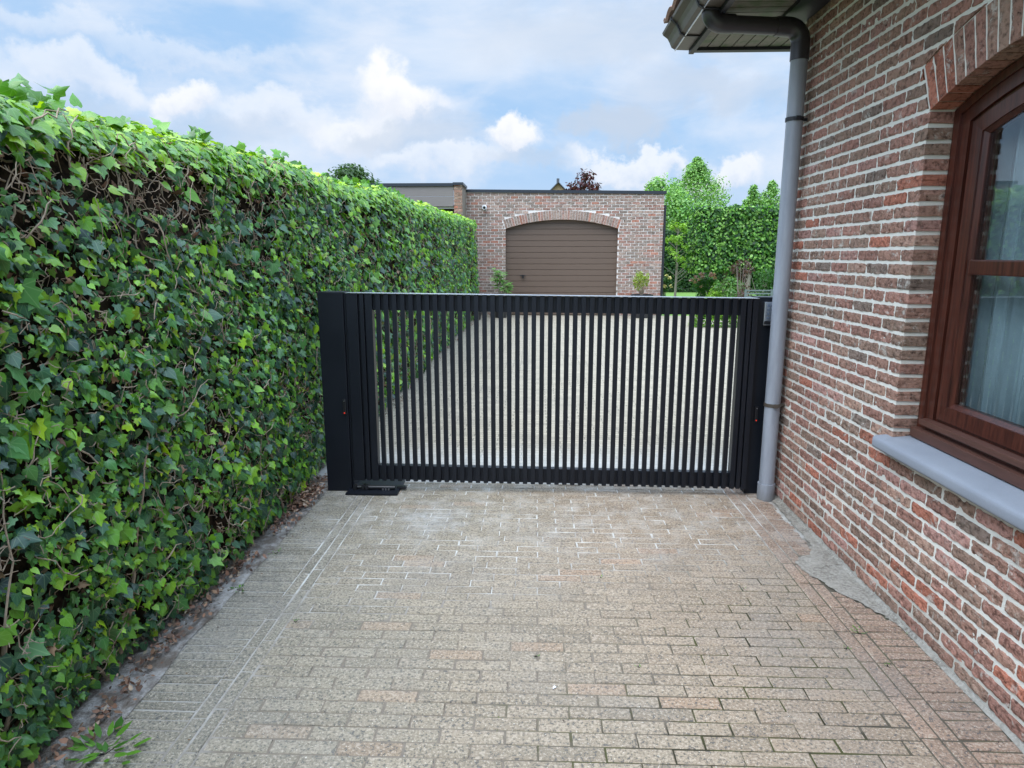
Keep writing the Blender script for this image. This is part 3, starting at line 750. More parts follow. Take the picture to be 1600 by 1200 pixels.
def post(name,x0,x1,y0,y1,zt,label,photo):
    t_=thing(name,label,'gate post',((x0+x1)/2,(y0+y1)/2,0),0,'gate posts')
    def pp(b,nm,m,par=None):
        o=b.build(nm,m)
        if par: o.parent=par; return o
        o.parent=t_; o.matrix_parent_inverse=Matrix.Translation((-(x0+x1)/2,-(y0+y1)/2,0)); return o
    pp(MB().box(x0,x1,y0,y1,0,zt-.004,bev=.003),'shaft',M_gate); pp(MB().box(x0-.001,x1+.001,y0-.001,y1+.001,zt-.0035,zt,bev=.001),'cap',M_gate)
    px,pz=photo
    b=MB().box(px-.011,px+.011,y0-.014,y0-.0005,pz-.055,pz+.052,bev=.004); c=pp(b,'photocell',M_black)
    b=MB().tube([(px,y0-.017,pz-.042),(px,y0-.0145,pz-.042)],.0042,10); pp(b,'signal_lamp',M_red,c)
    b=MB().tube([(px,y0-.016,pz+.04),(px,y0-.0145,pz+.04)],.003,8); pp(b,'screw',M_steel,c)
    return t_,pp
pl,ppl=post('gate_post',-1.43,-1.262,4.29,4.44,1.364,'wide black gate post standing against the ivy hedge',(-1.283,.60))
ppl(MB().box(-1.2605,-1.250,4.31,4.43,.02,1.358),'cover_strip',M_gate)
pr,ppr=post('gate_post',1.432,1.585,4.345,4.47,1.335,'black gate post half hidden behind the grey drainpipe',(1.475,.56))
b=MB().box(1.472,1.56,4.318,4.344,1.155,1.305,bev=.006); kp=ppr(b,'keypad',M_steel)
b=MB()
for r_ in range(4):
    for c_ in range(3): b.box(1.490+c_*.022,1.505+c_*.022,4.3145,4.3178,1.275-r_*.026,1.288-r_*.026,bev=.002)
ppr(b,'keys',mat('key_button',(.10,.13,.18),.4),kp)
ppr(MB().box(1.474,1.558,4.314,4.3175,1.162,1.184,bev=.002),'keypad_label',M_black,kp)

# ================================================================= IVY HEDGE
hedge=thing('ivy_hedge','tall clipped ivy hedge with bare brown stems running along the left','hedge',(-1.75,6,0))
def hp(o): o.parent=hedge; o.matrix_parent_inverse=Matrix.Translation((1.75,-6,0)); return o
HY0,HY1=-.6,17.0
def htop(y): return 2.11+.029*np.clip(y-2.0,-3,4)+.0215*np.maximum(0,y-6.0)+.02*np.sin(y*1.9)
def hface(y,z):     # x of the clipped face
    t_=z/htop(y); far=np.clip((y-4)/3,0,1)
    return -1.54+.045*np.sin(PI*np.clip(t_,0,1))-.085*np.clip(t_-.35,0,1)*(1-far*.6)-.045*np.clip(.12-t_,0,1)/.12+.025*np.sin(y*2.3+z*1.7)+.015*np.sin(y*5.1-z*4)+.05*far*t_
def side_pts(n,y0,y1,depth):
    y=rng.uniform(y0,y1,n); z=rng.uniform(.02,1,n)*htop(y)
    rr=.16; top=htop(y); over=np.clip((z-(top-rr))/rr,0,1)
    x=hface(y,z)-rr*(1-np.sqrt(np.maximum(0,1-over**2)))-rng.uniform(0,1,n)**1.3*depth
    return np.stack([x,y,z],1),over
def side(n,y0,y1,depth,size,pal,wt,dens=1.,thr=-.25,nm='leaves',up=.3,spread=.7,seed=0.):
    P,over=side_pts(n,y0,y1,depth)
    nz=fnoise(P,2.6,seed)+.6*fnoise(P,7.,seed+5)
    # bare band under the top near the viewer
    band=np.exp(-((P[:,2]-(htop(P[:,1])-.22))/.13)**2)*np.clip(1-(np.abs(P[:,1]-2.7)/2.0),0,1)
    keep=(nz-band*.7>thr+rng.uniform(-.2,.2,n)); P=P[keep]; over=over[keep]; m=len(P)
    N=np.stack([np.ones(m),rng.normal(-.25,spread,m),rng.normal(up,spread*.8,m)+over*1.5],1)
    Tp=np.stack([rng.normal(.25,.25,m),rng.normal(0,.6,m),-np.ones(m)],1)
    S=rng.uniform(*size,m)*np.exp(.32*rng.standard_normal(m)).clip(.45,1.8); C=pick(pal,wt,m)
    return P,N,Tp,S,C
DK=[(.028,.076,.046),(.050,.140,.060),(.085,.235,.055),(.16,.37,.038),(.26,.51,.03),(.40,.60,.03)]
sets=[]
sets.append(side(17000,.9,5.2,.12,(.022,.048),DK,[4,5,5,3.6,1.8,.5],thr=-.32,seed=1.))
sets.append(side(12500,.9,5.2,.025,(.016,.042),DK,[2.5,3.5,4.5,4.2,2.8,.9],thr=-.14,seed=9.))
sets.append(side(1200,-.6,.9,.08,(.04,.06),DK,[4,5,5,4,2,.8],thr=-.3,seed=1.))
sets.append(side(19000,5.2,17.,.10,(.034,.062),DK,[4,5,5,4,2.6,.8],thr=-.34,seed=2.))
# top: fresh growth
def toppts(n,y0,y1):
    y=rng.uniform(y0,y1,n); u=rng.uniform(0,1,n)**1.25*.75
    edge=np.clip(u/.16,0,1); x=hface(y,htop(y))-.14+.09-u; z=htop(y)-.13*(1-edge)**2*1.0+rng.uniform(-.03,.045,n)
    # hanging fringe over the shoulder
    return np.stack([x,y,z],1)
def topset(n,y0,y1,size):
    P=toppts(n,y0,y1); m=n
    P[:,2]+=.03*fnoise(P,3.,3.)+.02*fnoise(P,9.,3.)
    N=np.stack([rng.normal(.35,.45,m),rng.normal(-.25,.45,m),np.ones(m)],1)
    Tp=np.stack([rng.normal(.7,.6,m),rng.normal(0,.7,m),rng.normal(-.15,.4,m)],1)
    S=rng.uniform(*size,m); C=pick([(.14,.29,.008),(.27,.45,.008),(.38,.54,.010),(.48,.60,.013),(.06,.18,.012)],[2.5,4,4,2,1.3],m); return P,N,Tp,S,C
sets.append(topset(5200,-.6,5.2,(.038,.062))); sets.append(topset(9000,5.2,17.,(.04,.068)))
def fringe(n,y0,y1,size):
    y=rng.uniform(y0,y1,n); d=rng.exponential(.055,n); z=htop(y)-.01-d; over=np.clip((z-(htop(y)-.16))/.16,0,1)
    x=hface(y,z)-.16*(1-np.sqrt(np.maximum(0,1-over**2)))+rng.uniform(-.02,.015,n); P=np.stack([x,y,z],1); m=n
    N=np.stack([np.ones(m)*.9,rng.normal(-.25,.4,m),rng.normal(.8,.35,m)],1); Tp=np.stack([rng.normal(.4,.3,m),rng.normal(0,.5,m),-np.ones(m)],1)
    return P,N,Tp,rng.uniform(*size,m),pick([(.07,.20,.012),(.15,.35,.012),(.25,.44,.014)],[3,4,3],m)
sets.append(fringe(1500,-.6,5.2,(.036,.06))); sets.append(fringe(4200,5.2,17.,(.04,.062)))
# far end face of the hedge (towards the garage) and shoots poking up
n=1500; y=np.full(n,17.0)+rng.uniform(-.06,.03,n); z=rng.uniform(0,1,n)*htop(17.); x=rng.uniform(-2.3,-1.55,n)
sets.append((np.stack([x,y,z],1),np.stack([rng.normal(0,.4,n),np.ones(n),rng.normal(.3,.4,n)],1),np.stack([rng.normal(0,.4,n),rng.normal(0,.4,n),-np.ones(n)],1),rng.uniform(.04,.06,n),pick(DK,[3,5,5,4,3,1],n)))
# sprigs that stand up over the top edge
sp_=[]
for i in range(150):
    y=random.uniform(1.2,9)if i>26 else random.choice([1.85,2.0,2.25,2.5])+random.uniform(-.1,.1)
    x0=float(hface(y,htop(y)))-.10-random.random()*.25; z0=float(htop(y)); hh=random.uniform(.02,.075)
    for k in range(random.randint(2,4)):
        sp_.append((x0+random.uniform(-.03,.03),y+random.uniform(-.04,.04),z0+hh*random.uniform(.3,1)))
P=np.array(sp_); m=len(P)
sets.append((P,np.stack([rng.normal(.5,.4,m),rng.normal(-.8,.4,m),rng.normal(.5,.4,m)],1),np.stack([rng.normal(0,.7,m),rng.normal(0,.5,m),rng.normal(.3,.5,m)],1),rng.uniform(.045,.068,m),pick([(.09,.24,.02),(.14,.32,.02),(.05,.15,.02)],[4,4,2],m)))
A=[np.concatenate([s[i] for s in sets]) for i in range(5)]
rnd=rng.uniform(0,1,len(A[0])); k1=rnd<.62
ROUND=np.array([(0,.36,.05)]+[(x,y,-.16*abs(x)-.14*max(0,y-.6)) for x,y in [(0,.04),(.27,-.06),(.46,.14),(.45,.38),(.30,.62),(.13,.82),(0,1.0)]]+[(-x,y,-.16*abs(x)-.14*max(0,y-.6)) for x,y in [(.13,.82),(.30,.62),(.45,.38),(.46,.14),(.27,-.06)]])
hp(leaves('foliage',*[a[k1] for a in A],None,M_ivy,wx=rng.uniform(.7,1.2,k1.sum())))
hp(leaves('foliage',*[a[~k1] for a in A],None,M_ivy,tpl=ROUND,wx=rng.uniform(.7,1.1,(~k1).sum())))
# dead leaves caught inside
n=7500; P,ov=side_pts(n,.6,17,.0); P[:,0]-=rng.uniform(.005,.10,n)
hp(leaves('dead_leaves',P,rng.normal(0,1,(n,3))+np.array([1.2,0,.3]),rng.normal(0,1,(n,3)),rng.uniform(.016,.045,n),pick([(.16,.085,.05),(.25,.15,.09),(.09,.055,.035),(.36,.25,.16)],[4,3,4,1.6],n),None,M_litter,wx=rng.uniform(.4,.9,n)))
# bare stems and twigs
def twigs():
    b=MB(); 
    def walk(p,d,n,step,r0,grav=.0,curl=.55,lay=.0):
        pts=[];rs=[]
        for i in range(n):
            pts.append(Vector(p)); rs.append(r0*(1-.75*i/n)+.0006)
            d=(d+Vector((random.gauss(0,curl*.5),random.gauss(0,curl),random.gauss(grav,curl)))).normalized()
            p=p+d*step
            fx=float(hface(np.array(p.y),np.array(p.z)))+lay
            p.z=min(p.z,float(htop(p.y))-.03); p.z=max(p.z,.0)
            p.x=min(p.x,fx+.02) if p.x>fx+.02 else (max(p.x,fx-.11))
        b.tube(pts,rs,5,cap=False)
    for i in range(1700):
        near=i<950
        y=random.uniform(.8,5.3) if near else random.uniform(5.2,17)
        z=random.uniform(.05,float(htop(y))-.08)
        if near and random.random()<.16: y=random.uniform(1.6,4.2); z=float(htop(y))-random.uniform(.1,.42)
        x=float(hface(np.array(y),np.array(z)))-random.uniform(.0,.07)
        r=random.choice([.0012,.0015,.0018,.0024,.0034]) * (1.2 if not near else 1)
        walk(Vector((x,y,z)),Vector((0,random.gauss(0,1),random.gauss(0,.6))).normalized(),random.randint(5,11),random.uniform(.018,.04),r)
    for i in range(5200):   # short dry twiglets
        near=i<3600
        y=random.uniform(.9,5.3) if near else random.uniform(5.2,17); z=random.uniform(.04,float(htop(y))-.12)
        x=float(hface(np.array(y),np.array(z)))-random.uniform(-.005,.045)
        walk(Vector((x,y,z)),Vector((random.gauss(.2,.5),random.gauss(0,1),random.gauss(0,.8))).normalized(),random.randint(3,5),random.uniform(.010,.022),random.choice([.0009,.0012,.0016])*(1 if near else 1.8),curl=.8)
    for i in range(60):   # thick old stems from the soil
        y=random.uniform(.9,16) if i>26 else random.uniform(.9,4.3)
        x=float(hface(np.array(y),np.array(.1)))-random.uniform(.01,.06)
        walk(Vector((x,y,.0)),Vector((0,random.gauss(0,.4),1)).normalized(),random.randint(10,26),.05,random.uniform(.004,.009),grav=.12,curl=.2,lay=-.03)
    hp(b.build('stems',M_twig,smooth=True,fix=False))
twigs()
# inner mass
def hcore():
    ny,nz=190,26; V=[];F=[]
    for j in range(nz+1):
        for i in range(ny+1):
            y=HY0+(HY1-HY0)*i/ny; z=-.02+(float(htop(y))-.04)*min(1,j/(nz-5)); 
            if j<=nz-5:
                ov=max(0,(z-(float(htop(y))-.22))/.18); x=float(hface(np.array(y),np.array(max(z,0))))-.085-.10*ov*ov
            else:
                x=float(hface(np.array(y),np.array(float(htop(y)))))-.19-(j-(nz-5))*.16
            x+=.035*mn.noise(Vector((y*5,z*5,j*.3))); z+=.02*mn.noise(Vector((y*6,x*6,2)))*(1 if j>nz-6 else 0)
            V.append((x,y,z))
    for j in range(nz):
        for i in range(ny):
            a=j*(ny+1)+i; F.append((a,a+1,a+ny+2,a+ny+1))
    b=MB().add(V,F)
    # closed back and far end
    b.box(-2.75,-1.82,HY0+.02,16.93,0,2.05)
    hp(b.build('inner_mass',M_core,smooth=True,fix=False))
hcore()

# litter below the hedge
def litter():
    n=2100; y=rng.uniform(1.4,17,n); 
    y[:900]=rng.uniform(1.5,4.6,900)
    x=-1.50+rng.normal(0,.035,n)-.02
    k=(fnoise(np.stack([x,y,y*0],1),3.,2.)>-.05); x=x[k];y=y[k]
    m=900; yy=4.22-np.abs(rng.normal(0,.17,m)); xx=-1.53+rng.normal(.0,.045,m); x=np.concatenate([x,np.minimum(xx,-1.43)]); y=np.concatenate([y,yy])
    z=.022+rng.uniform(0,.02,len(x)); z[-m:]+=.05*np.exp(-((yy-4.22)/.2)**2)*rng.uniform(0,1,m)
    n=len(x); P=np.stack([x,y,z],1)
    o=leaves('leaf_litter',P,rng.normal(0,.5,(n,3))+np.array([0,0,1.]),rng.normal(0,1,(n,3)),rng.uniform(.012,.035,n),pick([(.17,.09,.055),(.25,.14,.09),(.11,.07,.05),(.33,.24,.17)],[4,4,4,2],n),None,M_litter,tpl=OVAL,tf=OVALF,wx=rng.uniform(.6,1.2,n))
    tag(o,'brown dry leaves fallen along the foot of the hedge','leaf litter',kind='stuff')
litter()

def crumbs():
    n=260; y=rng.uniform(1.6,4.3,n); x=rng.uniform(-1.4,1.55,n); k=rng.uniform(0,1,n)<.35; x[k]=rng.choice([-1.38,1.54],k.sum())+rng.normal(0,.04,k.sum())
    P=np.stack([x,y,np.full(n,.004)],1)
    o=leaves('dry_crumbs',P,rng.normal(0,.25,(n,3))+np.array([0,0,1.]),rng.normal(0,1,(n,3)),rng.uniform(.004,.014,n),pick([(.16,.10,.06),(.30,.24,.17),(.07,.05,.04),(.10,.12,.04)],[3,2,3,1],n),None,M_litter,tpl=OVAL,tf=OVALF,wx=rng.uniform(.3,1.2,n))
    tag(o,'dry leaf crumbs and bits scattered over the driveway','leaf crumbs',kind='stuff')
crumbs()
# weeds in the joints
def weed(p,sz,n,label,name='weed',flat=.5):
    x,y=p; m=n
    a=rng.uniform(0,2*PI,m); r=rng.uniform(0,1,m)*sz
    P=np.stack([x+r*np.cos(a),y+r*np.sin(a),.002+rng.uniform(0,.35,m)*sz],1)-np.array([x,y,0])
    D=np.stack([np.cos(a),np.sin(a),rng.uniform(.1,.9,m)],1); N=np.stack([-np.cos(a)*.4,-np.sin(a)*.4,np.ones(m)],1)
    t_=thing(name,label,'weed',(x,y,0),0,'weeds in the paving joints')
    leaves('leaf_tuft',P,N,D,rng.uniform(.3,.7,m)*sz,pick([(.06,.17,.02),(.12,.27,.03)],[1,1],m),t_,M_leaf,tpl=OVAL,tf=OVALF,wx=rng.uniform(.35,.8,m))
    b=MB()
    for i in range(4):
        aa=random.uniform(0,2*PI); b.tube([(0,0,0),(math.cos(aa)*sz*.4,math.sin(aa)*sz*.4,sz*.2)],.0012,5)
    b.build('stem',M_leaf,t_)
def at0(px,py):
    d=pix_dir(px,py); return tuple((Vector((0,0,EYE))+d*(-EYE/d.z)).xy)
for px,py,sz,n,l in [(165,1178,.10,34,'broad green weed at the hedge foot in the bottom left corner'),(375,922,.035,16,'small green weed on the sandy strip beside the hedge'),
   (432,865,.03,14,'tiny weed on the grey sand by the far hedge foot'),(462,972,.022,9,'single green weed in the left paving joints'),
   (837,1026,.016,8,'tiny weed tuft in the middle of the driveway'),(998,1043,.014,8,'weed tuft right of the driveway middle'),(940,903,.02,8,'faint weed tuft in the pale far paving'),
   (1161,919,.016,7,'weed tuft in the far right paving'),(1342,990,.03,12,'low weed near the right header course'),(1420,992,.022,10,'weed at the foot of the brick wall'),
   (1388,1042,.02,8,'weed beside the reddish header course'),(1322,1015,.02,9,'weed between the two edging rows on the right')]:
    weed(at0(px,py),sz,n,l)
# white scrap
b=MB().add([(0,0,.002),(.011,.002,.006),(.014,.011,.003),(.007,.015,.005),(.002,.009,.007)],[(0,1,4),(1,2,3,4)]); o=b.build('paper_scrap',M_white,fix=False,loc=(*at0(897*.5415+378,1077),0)); tag(o,'tiny white paper scrap lying on the driveway','litter')

# ================================================================= GARAGE
GY=18.0; gx0,gx1=-1.97,3.34; DX0,DX1=-.823,2.162; DSP=2.295; DR=.235
garage=thing('garage','flat roofed brick garage with an arched brown door at the end of the drive','garage',(.68,GY,0))
def gg(o): o.parent=garage; o.matrix_parent_inverse=Matrix.Translation((-.68,-GY,0)); return o
DC=(DX0+DX1)/2; DW=(DX1-DX0)/2; DRAD=(DW*DW+DR*DR)/(2*DR); DZC=DSP+DR-DRAD; GVL=.235
def garage_wall():
    b=MB(); YF=GY+.008; YK=GY+.3; ZTl,ZTr=3.235,3.175
    ztop=lambda x:ZTl+(ZTr-ZTl)*(x-gx0)/(gx1-gx0)
    def slab(xa,xb,z0): b.add([(xa,YF,z0),(xb,YF,z0),(xb,YK,z0),(xa,YK,z0),(xa,YF,ztop(xa)),(xb,YF,ztop(xb)),(xb,YK,ztop(xb)),(xa,YK,ztop(xa))],[(0,3,2,1),(4,5,6,7),(0,1,5,4),(1,2,6,5),(2,3,7,6),(3,0,4,7)])
    slab(gx0,DX0-.004,-.03); slab(DX1+.004,gx1,-.03)
    N=24
    for i in range(N):
        xa=DX0-.004+(DX1-DX0+.008)*i/N; xb=DX0-.004+(DX1-DX0+.008)*(i+1)/N
        za=arc_z(xa,DRAD,DZC,DC)+.006; zb=arc_z(xb,DRAD,DZC,DC)+.006
        b.prism([(xa,za),(xb,zb),(xb,ztop(xb)),(xa,ztop(xa))],1,YF,YK)
    b.box(gx0,gx0+.25,YK,GY+6,-.03,ZTl-.02); b.box(gx1-.25,gx1,YK,GY+6,-.03,ZTr-.02); b.box(gx0+.25,gx1-.25,GY+5.7,GY+6,-.03,3.15); b.box(gx0+.25,gx1-.25,YK,GY+5.7,2.95,3.12)
    P=lambda u,v,w:(u,GY-w,v)
    ch=.0765;L=.213;g=.013; RE=DRAD+GVL; ang=math.atan2(DW,DSP-DZC); k=0; z=.01
    while z<3.2:
        x=gx0+(k%2)*L/2-L
        while x<gx1:
            a=max(x+g/2,gx0); c=min(x+L-g/2,gx1); v0=z; v1=min(z+ch-g,ztop((a+c)/2)-.004)
            x+=L
            if c-a<.04 or v1-v0<.02: continue
            def hw(v):
                if v<=DSP: return DW
                inn=math.sqrt(max(RE*RE-(v-DZC)**2,0)); return min(inn,DW+(v-DSP)*math.tan(ang))+.01
            h=max(hw(v0),hw(v1))
            if v1>RE+DZC+.012 and v0<RE+DZC+.005: v0=RE+DZC+.006; h=0
            if v0>RE+DZC: h=0
            a_,c_=a,c
            if c_>DC-h and a_<DC+h:
                if a_<DC-h and c_<DC+h: c_=DC-h
                elif c_>DC+h and a_>DC-h: a_=DC+h
                elif a_<DC-h and c_>DC+h: v0=max(v0,RE+DZC+.01)
                else: continue
            if c_-a_<.03 or v1-v0<.015: continue
            dp_=.13 if (abs(c_-DX0)<.02 or abs(a_-DX1)<.02) else .02
            rough_brick(b,a_,c_,v0,v1,dp_,brick_col(False),P,nu=2,nv=1,amp=.004)
        z+=ch;k+=1
    na=44
    for i in range(na):
        a0=-ang+2*ang*i/na; a1=-ang+2*ang*(i+1)/na; q=.0052/DRAD
        f=lambda an,r,y:(DC+r*math.sin(an),y,DZC+r*math.cos(an)); r0,r1=DRAD,RE
        vs=[f(a,r,yy) for yy in (GY-.001,GY+.13) for a,r in ((a0+q,r0),(a1-q,r0),(a1-q,r1),(a0+q,r1))]
        b.add(vs,[(0,1,2,3),(7,6,5,4),(0,4,5,1),(1,5,6,2),(2,6,7,3),(3,7,4,0)],1,brick_col(False))
    gg(b.build('wall',[M_gmortar,M_gbrick],tinted=True))
    b=MB(); e=.03; za,zb=ZTl,ZTr
    b.add([(gx0,GY-e,za),(gx1+.05,GY-e,zb),(gx1+.05,GY+6.1,zb),(gx0,GY+6.1,za),(gx0,GY-e,za+.075),(gx1+.05,GY-e,zb+.075),(gx1+.05,GY+6.1,zb+.075),(gx0,GY+6.1,za+.075)],[(0,3,2,1),(4,5,6,7),(0,1,5,4),(1,2,6,5),(2,3,7,6),(3,0,4,7)])
    gg(b.build('roof',M_roofedge)); gg(MB().tube([(gx1+.04,GY+.05,0),(gx1+.04,GY+.05,2.9)],.035,12).build('drainpipe',M_trim))
garage_wall()
def sect():
    b=MB(); n=0; z=.0; ph=.153; poly=[]
    zt=DSP+DR+.03; prof=[]
    while z<zt:
        z2=z+ph; prof+=[(z+.004,.0),(z2-.014,.0),(z2-.008,.012),(z2+.0,.012)]; z=z2
    V=[];F=[]
    for zz,d in prof: V+=[(DX0-.05,GY+.125+d,zz),(DX1+.05,GY+.125+d,zz)]
    for i in range(len(prof)-1): F.append((2*i,2*i+1,2*i+3,2*i+2))
    b.add(V,F); b.box(DX0-.05,DX1+.05,GY+.142,GY+.17,0,zt); d=gg(b.build('garage_door',M_door,fix=False))
    p=at_y(817,431,GY+.12)
    b=MB().tube([(p.x,GY+.08,p.z),(p.x,GY+.125,p.z)],.028,12); b.box(p.x-.075,p.x+.075,GY+.065,GY+.085,p.z-.008,p.z+.018,bev=.005); b.box(p.x-.02,p.x+.02,GY+.065,GY+.085,p.z-.07,p.z+.018,bev=.005)
    b.build('handle',M_black,d)
sect()
p=at_y(757,324,GY-.08)
scm=thing('security_camera','small white security camera on the garage wall left of the arch','camera',tuple(p))
MB().tube([(0,-.07,-.01),(0,.0,0),(0,.05,.01)],.06,14).build('body',M_white,scm,smooth=True); MB().tube([(0,-.085,-.013),(0,-.071,-.01)],.036,14).build('lens',M_black,scm)
MB().box(-.02,.02,.03,.08,-.07,.0,bev=.005).build('bracket',M_trim,scm)

# carport on the left
cp=thing('carport','flat roofed carport with grey board fascia behind the hedge','carport',(-4,17.1,0))
def cc(o): o.parent=cp; o.matrix_parent_inverse=Matrix.Translation((4,-17.1,0)); return o
CY=17.0
A_=at_y(709,292,CY); B_=at_y(722,292,CY); ztp=at_y(700,291,CY).z; zf=at_y(700,323,CY).z
b=MB(); z=zf
for k in range(2):
    h=(ztp-zf)/2; b.box(-8,A_.x-.01,CY,CY+.04,z+.006,z+h,bev=.003); z+=h
cc(b.build('fascia',M_fascia)); cc(MB().box(-8.05,A_.x-.01,CY-.03,CY+1,ztp+.002,ztp+.075).build('roof',M_roofedge))
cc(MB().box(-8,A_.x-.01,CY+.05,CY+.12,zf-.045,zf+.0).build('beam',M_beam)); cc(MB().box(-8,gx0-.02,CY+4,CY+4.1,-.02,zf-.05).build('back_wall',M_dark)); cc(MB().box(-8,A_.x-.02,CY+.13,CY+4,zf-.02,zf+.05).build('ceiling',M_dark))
b=MB(); b.box(A_.x+.006,B_.x-.006,CY-.004,GY-.012,0,ztp+.03)
P=lambda u,v,w:(u,CY-.01-w,v); z=.0;k=0
while z<ztp+.0:
    wdt=B_.x-A_.x
    if k%2: rough_brick(b,A_.x,B_.x,z,z+.063,.03,brick_col(),P,nu=2,nv=1)
    else: rough_brick(b,A_.x,A_.x+wdt*.5-.006,z,z+.063,.03,brick_col(),P,nu=2,nv=1); rough_brick(b,A_.x+wdt*.5+.006,B_.x,z,z+.063,.03,brick_col(),P,nu=2,nv=1)
    z+=.0765;k+=1
cc(b.build('pier',[mat('brown_mortar',(.20,.16,.12),.9),M_brick],tinted=True)); cc(MB().box(A_.x-.02,B_.x+.03,CY-.05,GY-.032,ztp+.03,ztp+.09).build('pier_cap',M_roofedge))

# ================================================================= PLANTS
def rim_pts(n,fn): return fn(n)
def foliage(name,P,N,size,pal,wt,parent,wx=(.7,1.1),droop=-.4,tpl=OVAL,tf=OVALF,m_=M_leaf):
    n=len(P); Tp=np.stack([rng.normal(0,.7,n),rng.normal(0,.7,n),rng.normal(droop,.5,n)],1)
    return leaves(name,P,N+rng.normal(0,.45,(n,3)),Tp,rng.uniform(*size,n),pick(pal,wt,n),parent,m_,tpl=tpl,tf=tf,wx=rng.uniform(*wx,n))
def ell(n,c,r,shell=.55):
    d=norm(rng.standard_normal((n,3))); q=rng.uniform(shell,1,n)**.7; return np.array(c)+d*np.array(r)*q[:,None],d
def trunk(t_,pts,rs,name='trunk',m_=M_bark): return MB().tube(pts,rs,9).build(name,m_,t_,smooth=True)
BR=[(.06,.15,.035),(.13,.29,.06),(.22,.40,.09),(.31,.50,.14)]
def cone_tree(name,label,px,py,y,wpx,cat='tree',group=None,pal=BR,wt=(2,4,4,2),n=5200,ls=(.10,.20),shape='cone',low=0.05,clumps=60):
    top=at_y(px,py,y); H_=top.z; Rr=wpx/2/FPX*y
    t_=thing(name,label,cat,(top.x,y,0),0,group)
    trunk(t_,[(0,0,0),(.05,0,H_*.4),(0,.03,H_*.75),(0,0,H_*.95)],[.05+H_*.014,.04+H_*.009,.03+H_*.004,.012])
    P=[];N=[]
    for i in range(clumps):
        f=random.random() if shape!='cone' else 1-.98*random.random()**1.25; lo_=low if shape!='cone' else .45; z=H_*(lo_+(1-lo_)*f)
        rad=(Rr*min(1,(1-f)/.6)**.85+.02) if shape=='cone' else Rr*math.sqrt(max(.02,1-(2*f-1)**2))
        a=random.uniform(0,2*PI); rr=rad*random.uniform(.35,.95); c=(rr*math.cos(a),rr*math.sin(a),z)
        s=(.10+.34*(min(1,(1-f)/.6)*.7 if shape=='cone' else .7))*Rr*random.uniform(.7,1.3)+.03
        p,d=ell(n//clumps,c,(s,s,s*(1.1 if shape=='cone' else .75)),.3); P.append(p);N.append(d)
        if i%3==0: MBl.tube([(0,0,z*.8),c],[.02,.006],5,cap=False) if False else None
    P=np.concatenate(P);N=np.concatenate(N); N[:,2]+=.5
    k=P[:,2]>.15; foliage('crown',P[k],N[k],ls,pal,wt,t_)
    b=MB()
    for i in range(14):
        f=random.uniform(.25,.9); a=random.uniform(0,2*PI); rad=Rr*((1-f)**.75 if shape=='cone' else .7)
        b.tube([(0,0,H_*f*.85),(rad*.8*math.cos(a),rad*.8*math.sin(a),H_*f)],[.03,.008],5)
    b.build('branches',M_bark,t_)
    return t_
cone_tree('conical_tree','tall light green pointed tree rising behind the clipped hedges',1090,252,36,104,n=12000,clumps=170,wt=(2,3,5,4),ls=(.07,.15))
cone_tree('bushy_tree','rounded light green tree between the garage and the pointed tree',1036,282,33,88,n=6500,shape='round',clumps=80,wt=(1,3,5,3),low=.3)
cone_tree('bushy_tree','spreading green tree filling the gap under the pointed tree',1075,322,32,120,n=7000,shape='round',clumps=80,low=.25,wt=(3,4,3,1))
cone_tree('slim_tree','slim green treetop left of the pair beside the drainpipe',1178,292,27,50,n=4500,clumps=90,wt=(1,3,4,4),ls=(.06,.12),group='slim trees behind the clipped crown')
cone_tree('slim_tree','slim green treetop nearest the drainpipe',1207,286,27,62,n=5200,clumps=100,wt=(1,3,4,4),ls=(.06,.12),group='slim trees behind the clipped crown')
cone_tree('distant_tree','dark rounded treetop above the hedge far left of the carport',548,264,60,98,n=6000,shape='round',clumps=90,low=.35,ls=(.25,.42),pal=[(.035,.075,.02),(.06,.12,.03),(.085,.15,.045)],wt=(3,4,2))
cone_tree('copper_maple','dark red leaved maple showing above the garage roof',922,270,30,78,n=1500,shape='round',clumps=30,low=.5,ls=(.10,.20),pal=[(.055,.012,.016),(.09,.02,.022),(.04,.02,.015)],wt=(3,3,2))

